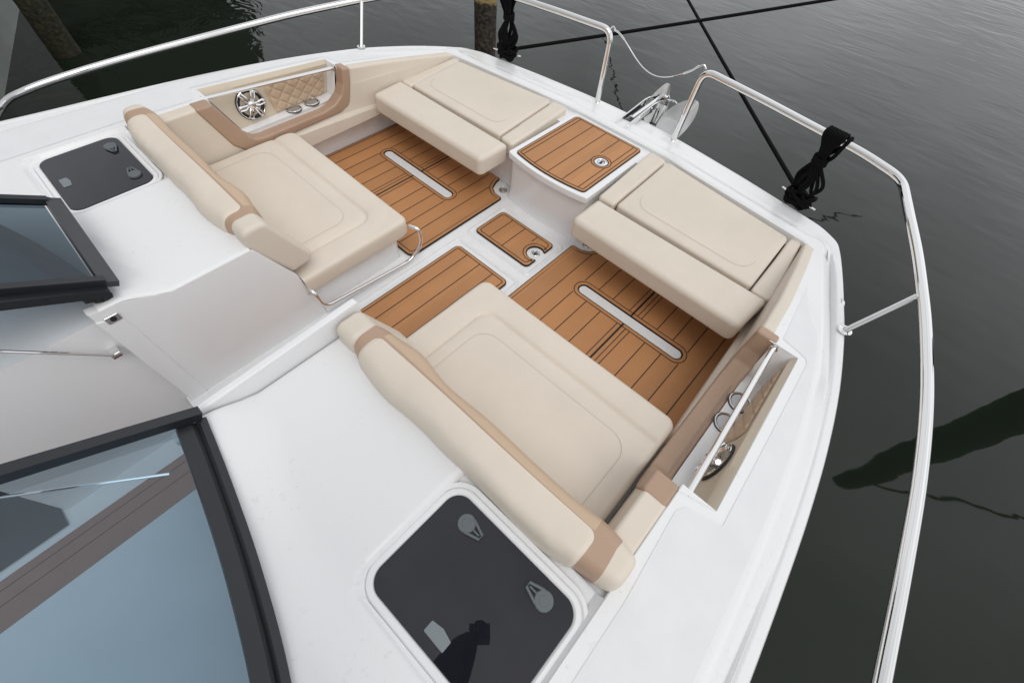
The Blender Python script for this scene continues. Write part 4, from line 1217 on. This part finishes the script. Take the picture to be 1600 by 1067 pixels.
# ================================================================== ropes
def coil_rope(s, name, label):
    rd = random.Random(5 if s > 0 else 9)
    top = Vector((1.145, 2.732, .738)); bot = Vector((1.185, 2.775, .35))
    mb = MB(ROPE)
    def M(v): return (v[0], v[1], v[2])
    ax = (bot - top)
    # loops over the rail then hanging down in long bights
    rail_d = Vector((-.98, .12, 0)).normalized(); out_ = Vector((.12, .98, 0)).normalized()
    for k in range(7):
        off = rail_d * (-.05 + .0145 * k) * 1.0
        wdt = .018 + rd.random() * .03
        low = top.lerp(bot, .80 + rd.random() * .2)
        sd1 = rd.uniform(-.05, .06)
        mid = top.lerp(bot, .36)
        pts = [top + off + Vector((0, 0, .024)), top + off + out_ * .032 + Vector((0, 0, -.004)), mid + out_ * .014 + rail_d * rd.uniform(-.015, .015), low.lerp(mid, .4) + out_ * .02 + rail_d * (sd1 + wdt), low + rail_d * sd1 + out_ * rd.uniform(-.02, .03),
               low.lerp(mid, .4) - out_ * .02 + rail_d * (sd1 - wdt), mid - out_ * .014 + rail_d * rd.uniform(-.015, .015), top + off - out_ * .032 + Vector((0, 0, -.004))]
        tube(mb, catmull([M(p) for p in pts], 6, True), .0100, 10, closed=True)
    # wraps round the waist
    mid = top.lerp(bot, .36)
    for k in range(4):
        c = mid + ax.normalized() * (.011 * (k - 1.5)); ring = []
        for i in range(14):
            a = 2 * math.pi * i / 14; ring.append(c + rail_d * math.cos(a) * .034 + out_ * math.sin(a) * .030 + Vector((0, 0, .006 * math.sin(a + k))))
        tube(mb, ring, .0100, 10, closed=True)
    # side loop
    e = top - rail_d * .075
    tube(mb, catmull([e + Vector((0, 0, .02)), e - out_ * .028, mid.lerp(top, .3) - rail_d * .05, mid - rail_d * .02, mid + rail_d * .01 + out_ * .01, mid.lerp(top, .5) - rail_d * .04 + out_ * .02, e + out_ * .026], 6, True), .0100, 10, closed=True)
    # figure-eight turns on the cleat
    for k in range(6):
        ring = []; rx = .055 + .012 * (k % 3); ry = .03 + .008 * (k % 2)
        for i in range(20):
            a = 2 * math.pi * i / 20
            if k % 2: q = Vector((math.cos(a) * rx, math.sin(2 * a) * ry, 0))
            else: q = Vector((math.cos(a) * rx, math.sin(a) * ry * 1.3, 0))
            ring.append(bot + rail_d * q.x + out_ * q.y + Vector((0, 0, -.03 + .012 * k + .01 * math.sin(3 * a + k))))
        tube(mb, ring, .0105, 10, closed=True)
    o = mb.build(name, None, mirror=s < 0, smooth=60)
    b_ = Vector((s * bot.x, bot.y, bot.z)); o.data.transform(Matrix.Translation(-b_)); o.location = b_
    tag(o, label, 'rope', 'black ropes coiled on the bow rail')
coil_rope(1, 'coiled_rope', 'bundle of black rope hung over the starboard rail above its cleat')
coil_rope(-1, 'coiled_rope', 'bundle of black rope hung over the port rail, beside the mossy piling')
def line_rope(name, pts, label, r=.013):
    mb = MB(ROPE); tube(mb, pts, r, 8); o = mb.build(name, None, smooth=60)
    b_ = Vector(pts[0]); o.data.transform(Matrix.Translation(-b_)); o.location = b_; tag(o, label, 'rope', 'black mooring lines off the bow')
def sag(p, q, d, n=24):
    p = Vector(p); q = Vector(q); return [p.lerp(q, i / n) - Vector((0, 0, d * 4 * (i / n) * (1 - i / n))) for i in range(n + 1)]
line_rope('mooring_line', sag((1.16, 2.80, .37), (-3.73, 8.42, .23), .03), 'taut black mooring line running forward from the starboard cleat, passing under the rail')
line_rope('mooring_line', sag((-1.165, 2.80, .37), (1.87, 7.86, .87), .02), 'taut black mooring line running from the port cleat across to the right')

# ================================================================== pilings
def wood_mat(name, dark, light, top_wood=None, zsplit=None):
    m = mat(name, light, .85, noise_amt=.8, nscale=26, col2=dark, bump=.9, bscale=22, bdist=.02, detail=7)
    if top_wood:
        n = m.node_tree.nodes; L = m.node_tree.links; b = n['Principled BSDF']
        src = b.inputs['Base Color'].links[0].from_socket
        g = n.new('ShaderNodeNewGeometry'); sx = n.new('ShaderNodeSeparateXYZ'); L.new(g.outputs['Position'], sx.inputs[0])
        nzz = n.new('ShaderNodeTexNoise'); nzz.inputs['Scale'].default_value = 9; L.new(g.outputs['Position'], nzz.inputs['Vector'])
        ad = n.new('ShaderNodeMath'); ad.operation = 'MULTIPLY_ADD'; ad.inputs[1].default_value = .12; L.new(nzz.outputs['Fac'], ad.inputs[0]); L.new(sx.outputs['Z'], ad.inputs[2])
        r = n.new('ShaderNodeMapRange'); r.inputs[1].default_value = zsplit; r.inputs[2].default_value = zsplit + .02; L.new(ad.outputs[0], r.inputs[0])
        mx = n.new('ShaderNodeMixRGB'); L.new(r.outputs[0], mx.inputs[0]); L.new(src, mx.inputs[1]); mx.inputs[2].default_value = (*top_wood, 1)
        L.new(mx.outputs[0], b.inputs['Base Color'])
    return m
MOSS = wood_mat('mossy_wood', (.006, .006, .004), (.075, .055, .04), (.33, .24, .10), .15)
MOSS2 = wood_mat('weedy_wood', (.004, .005, .003), (.032, .030, .010))
def piling(x, y, r, top, m, label, lean=(0, 0), bot=-2.2, taper=.95):
    mb = MB(m); n = 28; K = 60; rd = random.Random(int(x * 100)); ph = rd.random() * 9
    for k in range(K + 1):
        z = bot + (top - bot) * k / K
        for j in range(n):
            a = 2 * math.pi * j / n
            rr = r * (1 + (taper - 1) * k / K) * (1 + .07 * noise.noise(Vector((math.cos(a) * 2, math.sin(a) * 2, z * 3 + ph))) + .04 * noise.noise(Vector((math.cos(a) * 6, math.sin(a) * 6, z * 9 + ph))))
            mb.v.append((rr * math.cos(a) + lean[0] * (z - ZW), rr * math.sin(a) + lean[1] * (z - ZW), z - ZW))
    for k in range(K):
        for j in range(n): mb.f.append([k * n + j, k * n + (j + 1) % n, (k + 1) * n + (j + 1) % n, (k + 1) * n + j]); mb.mi.append(0)
    mb.f.append([K * n + j for j in range(n)]); mb.mi.append(0)
    o = mb.build('mooring_piling', None, smooth=60); o.location = (x, y, ZW)
    tag(o, label, 'piling', 'wooden mooring pilings')
piling(-2.53, 3.90, .122, 1.6, MOSS, 'mossy wooden piling standing just off the port bow corner')
piling(-6.05, .66, .14, 1.3, MOSS2, 'dark weedy wooden piling in the water beyond the port rail', lean=(-.02, .02))
px, py = 1.3 + 4.75 * .481, 4.75 * .877
piling(px, py, .19, 1.95, mat('black_wet_wood', (.004, .004, .003), .8), 'stout dark piling seen by its reflection off the starboard bow', taper=.6)
line_rope('mooring_line', sag((px, py, 1.75), (5.9, 5.3, 1.55), .12), 'dark line from the stout piling, seen as a wavy reflection on the right', .018)

# ================================================================== neighbour boat, unseen dark stand-in mirrored by the water
NB = empty('moored_boat', (-8.2, -.6, ZW)); tag(NB, 'pale grey hull of another boat at the top left corner', 'boat')
HN = mat('pale_hull', (.24, .26, .24), .3, noise_amt=.15, nscale=3)
mb = MB(HN)
secs = []
for i in range(25):
    u = i / 24; y = -6.5 + 7.6 * u; half = 1.05 * (1 - max(0, (u - .55) / .45) ** 2.2)
    cx = -8.35 + .0
    # hull runs obliquely
    d = Vector((-.94, -.335, 0)); base = Vector((-8.12, .86, 0)) + Vector((2.14, -.76, 0)) * ((1 - u) * 3.2)
    nrm2 = Vector((-.335, -.94, 0))
    sec_ = []
    for t_, z in ((0.0, -.9), (0.04, -.5), (.0, 0.1), (-.06, .45), (-.10, .52), (.3, .56), (1.2, .58)):
        p = base + nrm2 * t_ * 1.0; sec_.append((p.x + 8.2, p.y + .6, z - ZW))
    secs.append(sec_)
loft(mb, secs); mb.build('hull', NB).matrix_parent_inverse.identity()
mb = MB(mat('white_line', (.7, .7, .7), .6))
tube(mb, [(-8.0 + 8.2 - .5, .25 + .6, 1.35), (-7.85 + 8.2, .42 + .6, 1.0), (-7.7 + 8.2, .62 + .6, .55)], .012, 8); mb.build('fender_line', NB).matrix_parent_inverse.identity()
BH = empty('reflection_standin', (-16, -1, ZW)); tag(BH, 'dark shed-shaped stand-in, added out of view for the black reflection at upper left', 'reflection stand-in')  # unseen dark mass added out of frame so the water mirrors black there
mb = MB(mat('standin_wall', (.06, .065, .055), .8, noise_amt=.3)); box(mb, -4, 0, -10, 7.2, 0, 3.4); mb.build('wall', BH).matrix_parent_inverse.identity()
mb = MB(mat('standin_roof', (.006, .007, .006), .8)); 
mb.add([(.8, -10.4, 3.35), (.8, 7.6, 3.35), (-2, 7.6, 8.2), (-2, -10.4, 8.2), (-4.8, -10.4, 3.35), (-4.8, 7.6, 3.35)], [(0, 1, 2, 3), (3, 2, 5, 4), (0, 3, 4), (1, 5, 2), (0, 4, 5, 1)]); mb.build('roof', BH).matrix_parent_inverse.identity()

# ================================================================== photographer (seen only as a dark reflection in the near hatch)
def photographer():
    P = bpy.data.meshes.new('person')
    J = {}
    V = []; E = []; RD = []
    def add(n, p, r, par=None):
        J[n] = len(V); V.append(p); RD.append(r if isinstance(r, tuple) else (r, r))
        if par: E.append((J[par], J[n]))
    add('pelvis', (1.52, -.66, 1.40), (.15, .12)); add('belly', (1.50, -.62, 1.56), (.145, .11), 'pelvis'); add('chest', (1.47, -.56, 1.78), (.17, .12), 'belly')
    add('neck', (1.45, -.50, 1.96), .055, 'chest'); add('jaw', (1.43, -.46, 2.04), (.075, .085), 'neck'); add('skull', (1.42, -.45, 2.14), (.082, .10), 'jaw')
    for sd_, k in ((1, 'r'), (-1, 'l')):
        dx, dy = (.13, .14) if sd_ > 0 else (-.13, -.14)
        add('hip' + k, (1.55 + dx * .7, -.66 + dy * .7, 1.32), .095, 'pelvis'); add('knee' + k, (1.68 + dx * .6, -.66 + dy * .9, .96), .062, 'hip' + k)
        add('ank' + k, (1.78 + dx * .5, -.68 + dy * .9, .66), .042, 'knee' + k); add('toe' + k, (1.70 + dx * .5, -.60 + dy * .9, .625), .035, 'ank' + k)
    add('shr', (1.60, -.46, 1.86), .062, 'chest'); add('elr', (1.390, -.30, 1.70), .078, 'shr'); add('wrr', (1.335, -.11, 1.865), .040, 'elr'); add('har', (1.335, -.085, 1.905), (.020, .036), 'wrr')
    add('shl', (1.33, -.60, 1.86), .062, 'chest'); add('ell', (1.305, -.34, 1.68), .078, 'shl'); add('wrl', (1.272, -.12, 1.865), .040, 'ell'); add('hal', (1.272, -.095, 1.905), (.020, .036), 'wrl')
    for k, h_, dx in (('r', Vector((1.345, -.07, 1.93)), -1), ('l', Vector((1.255, -.10, 1.935)), 1)):
        for i in range(4):
            o_ = Vector((0, .016 * (i - 1.5), .012 * (i - 1.5)))
            a_ = h_ + o_ + Vector((dx * .018, .01, .012)); b_ = a_ + Vector((dx * (.020 + .004 * (i % 3)), .008, .012)); c_ = b_ + Vector((dx * .014, .006, -.006))
            add('f%s%da' % (k, i), tuple(a_), .009, 'ha' + k); add('f%s%db' % (k, i), tuple(b_), .0085, 'f%s%da' % (k, i)); add('f%s%dc' % (k, i), tuple(c_), .007, 'f%s%db' % (k, i))
        t_ = h_ + Vector((dx * .006, -.02, -.02)); add('t' + k, tuple(t_), .011, 'ha' + k); add('t2' + k, tuple(t_ + Vector((dx * .03, .005, 0))), .009, 't' + k)
    P.from_pydata(V, E, [])
    o = bpy.data.objects.new('person', P); COL.objects.link(o)
    m = o.modifiers.new('skin', 'SKIN'); m.use_smooth_shade = True
    for i, r_ in enumerate(RD): P.skin_vertices[0].data[i].radius = r_
    P.skin_vertices[0].data[0].use_root = True
    o.modifiers.new('sub', 'SUBSURF').levels = 2; o.modifiers['sub'].render_levels = 2
    bpy.context.view_layer.update()
    dg = bpy.context.evaluated_depsgraph_get(); me = bpy.data.meshes.new_from_object(o.evaluated_get(dg)); me.name = 'person'
    o.modifiers.clear(); o.data = me
    JK = mat('dark_jacket', (.008, .008, .009), .9); SK = mat('skin', (.35, .2, .14), .5)
    me.materials.clear(); me.materials.append(JK); me.materials.append(SK)
    for p in me.polygons:
        c = p.center
        head = c.z > 1.975 and (c - Vector((1.43, -.46, 2.08))).length < .25
        p.material_index = 1 if head else 0
    me.transform(Matrix.Translation((-1.74, .62, -.6))); o.location = (1.74, -.62, .6)
    tag(o, 'person in dark clothes holding up a camera, reflected in the near hatch', 'person')
    # hair and features
    mb = MB(mat('dark_hair', (.01, .008, .006), .8))
    vs = []
    c = Vector((1.422, -.458, 2.155))
    for i in range(9):
        for j in range(16):
            th = i / 8 * R(95); ph = 2 * math.pi * j / 16
            vs.append(c + Vector((math.sin(th) * math.cos(ph) * .092, math.sin(th) * math.sin(ph) * .105, math.cos(th) * .098)))
    mb.add(vs, [(i * 16 + j, i * 16 + (j + 1) % 16, (i + 1) * 16 + (j + 1) % 16, (i + 1) * 16 + j) for i in range(8) for j in range(16)])
    hr = mb.build('hair', None); hr.parent = o; hr.matrix_parent_inverse = Matrix.Translation(-o.location)
    # camera in hand, just behind and around the point of view
    f_ = Vector((cf.x, cf.y, cf.z)); up_ = -Vector((cdn.x, cdn.y, cdn.z)); rt_ = Vector((cr.x, cr.y, cr.z)); c0 = Vector((1.3003, 0, 1.9))
    mb = MB(mat('camera_body', (.012, .012, .012), .6), SPK)
    vs = [c0 - f_ * d + rt_ * a_ * .054 + up_ * b_ * .040 for d in (.035, .085) for b_ in (-1, 1) for a_ in (-1, 1)]
    mb.add(vs, [(0, 1, 3, 2), (4, 6, 7, 5), (0, 4, 5, 1), (2, 3, 7, 6), (0, 2, 6, 4), (1, 5, 7, 3)])
    vs = [c0 - f_ * d + rt_ * a_ * .022 + up_ * (.040 + b_ * .022) for d in (.045, .08) for b_ in (0, 1) for a_ in (-1, 1)]
    mb.add(vs, [(0, 1, 3, 2), (4, 6, 7, 5), (0, 4, 5, 1), (2, 3, 7, 6), (0, 2, 6, 4), (1, 5, 7, 3)])
    lathe(mb, [(0, -.030), (.034, -.030), (.034, -.004), (.036, -.002), (.031, -.002), (.03, -.010), (.0, -.012)], c0 - f_ * .0, -f_ * -1, 28, 0)
    cm = mb.build('handheld_camera', None); cm.data.transform(Matrix.Translation(-(c0 - f_ * .06))); cm.location = c0 - f_ * .06
    tag(cm, 'black camera held up in both hands, reflected in the near hatch', 'camera')
photographer()
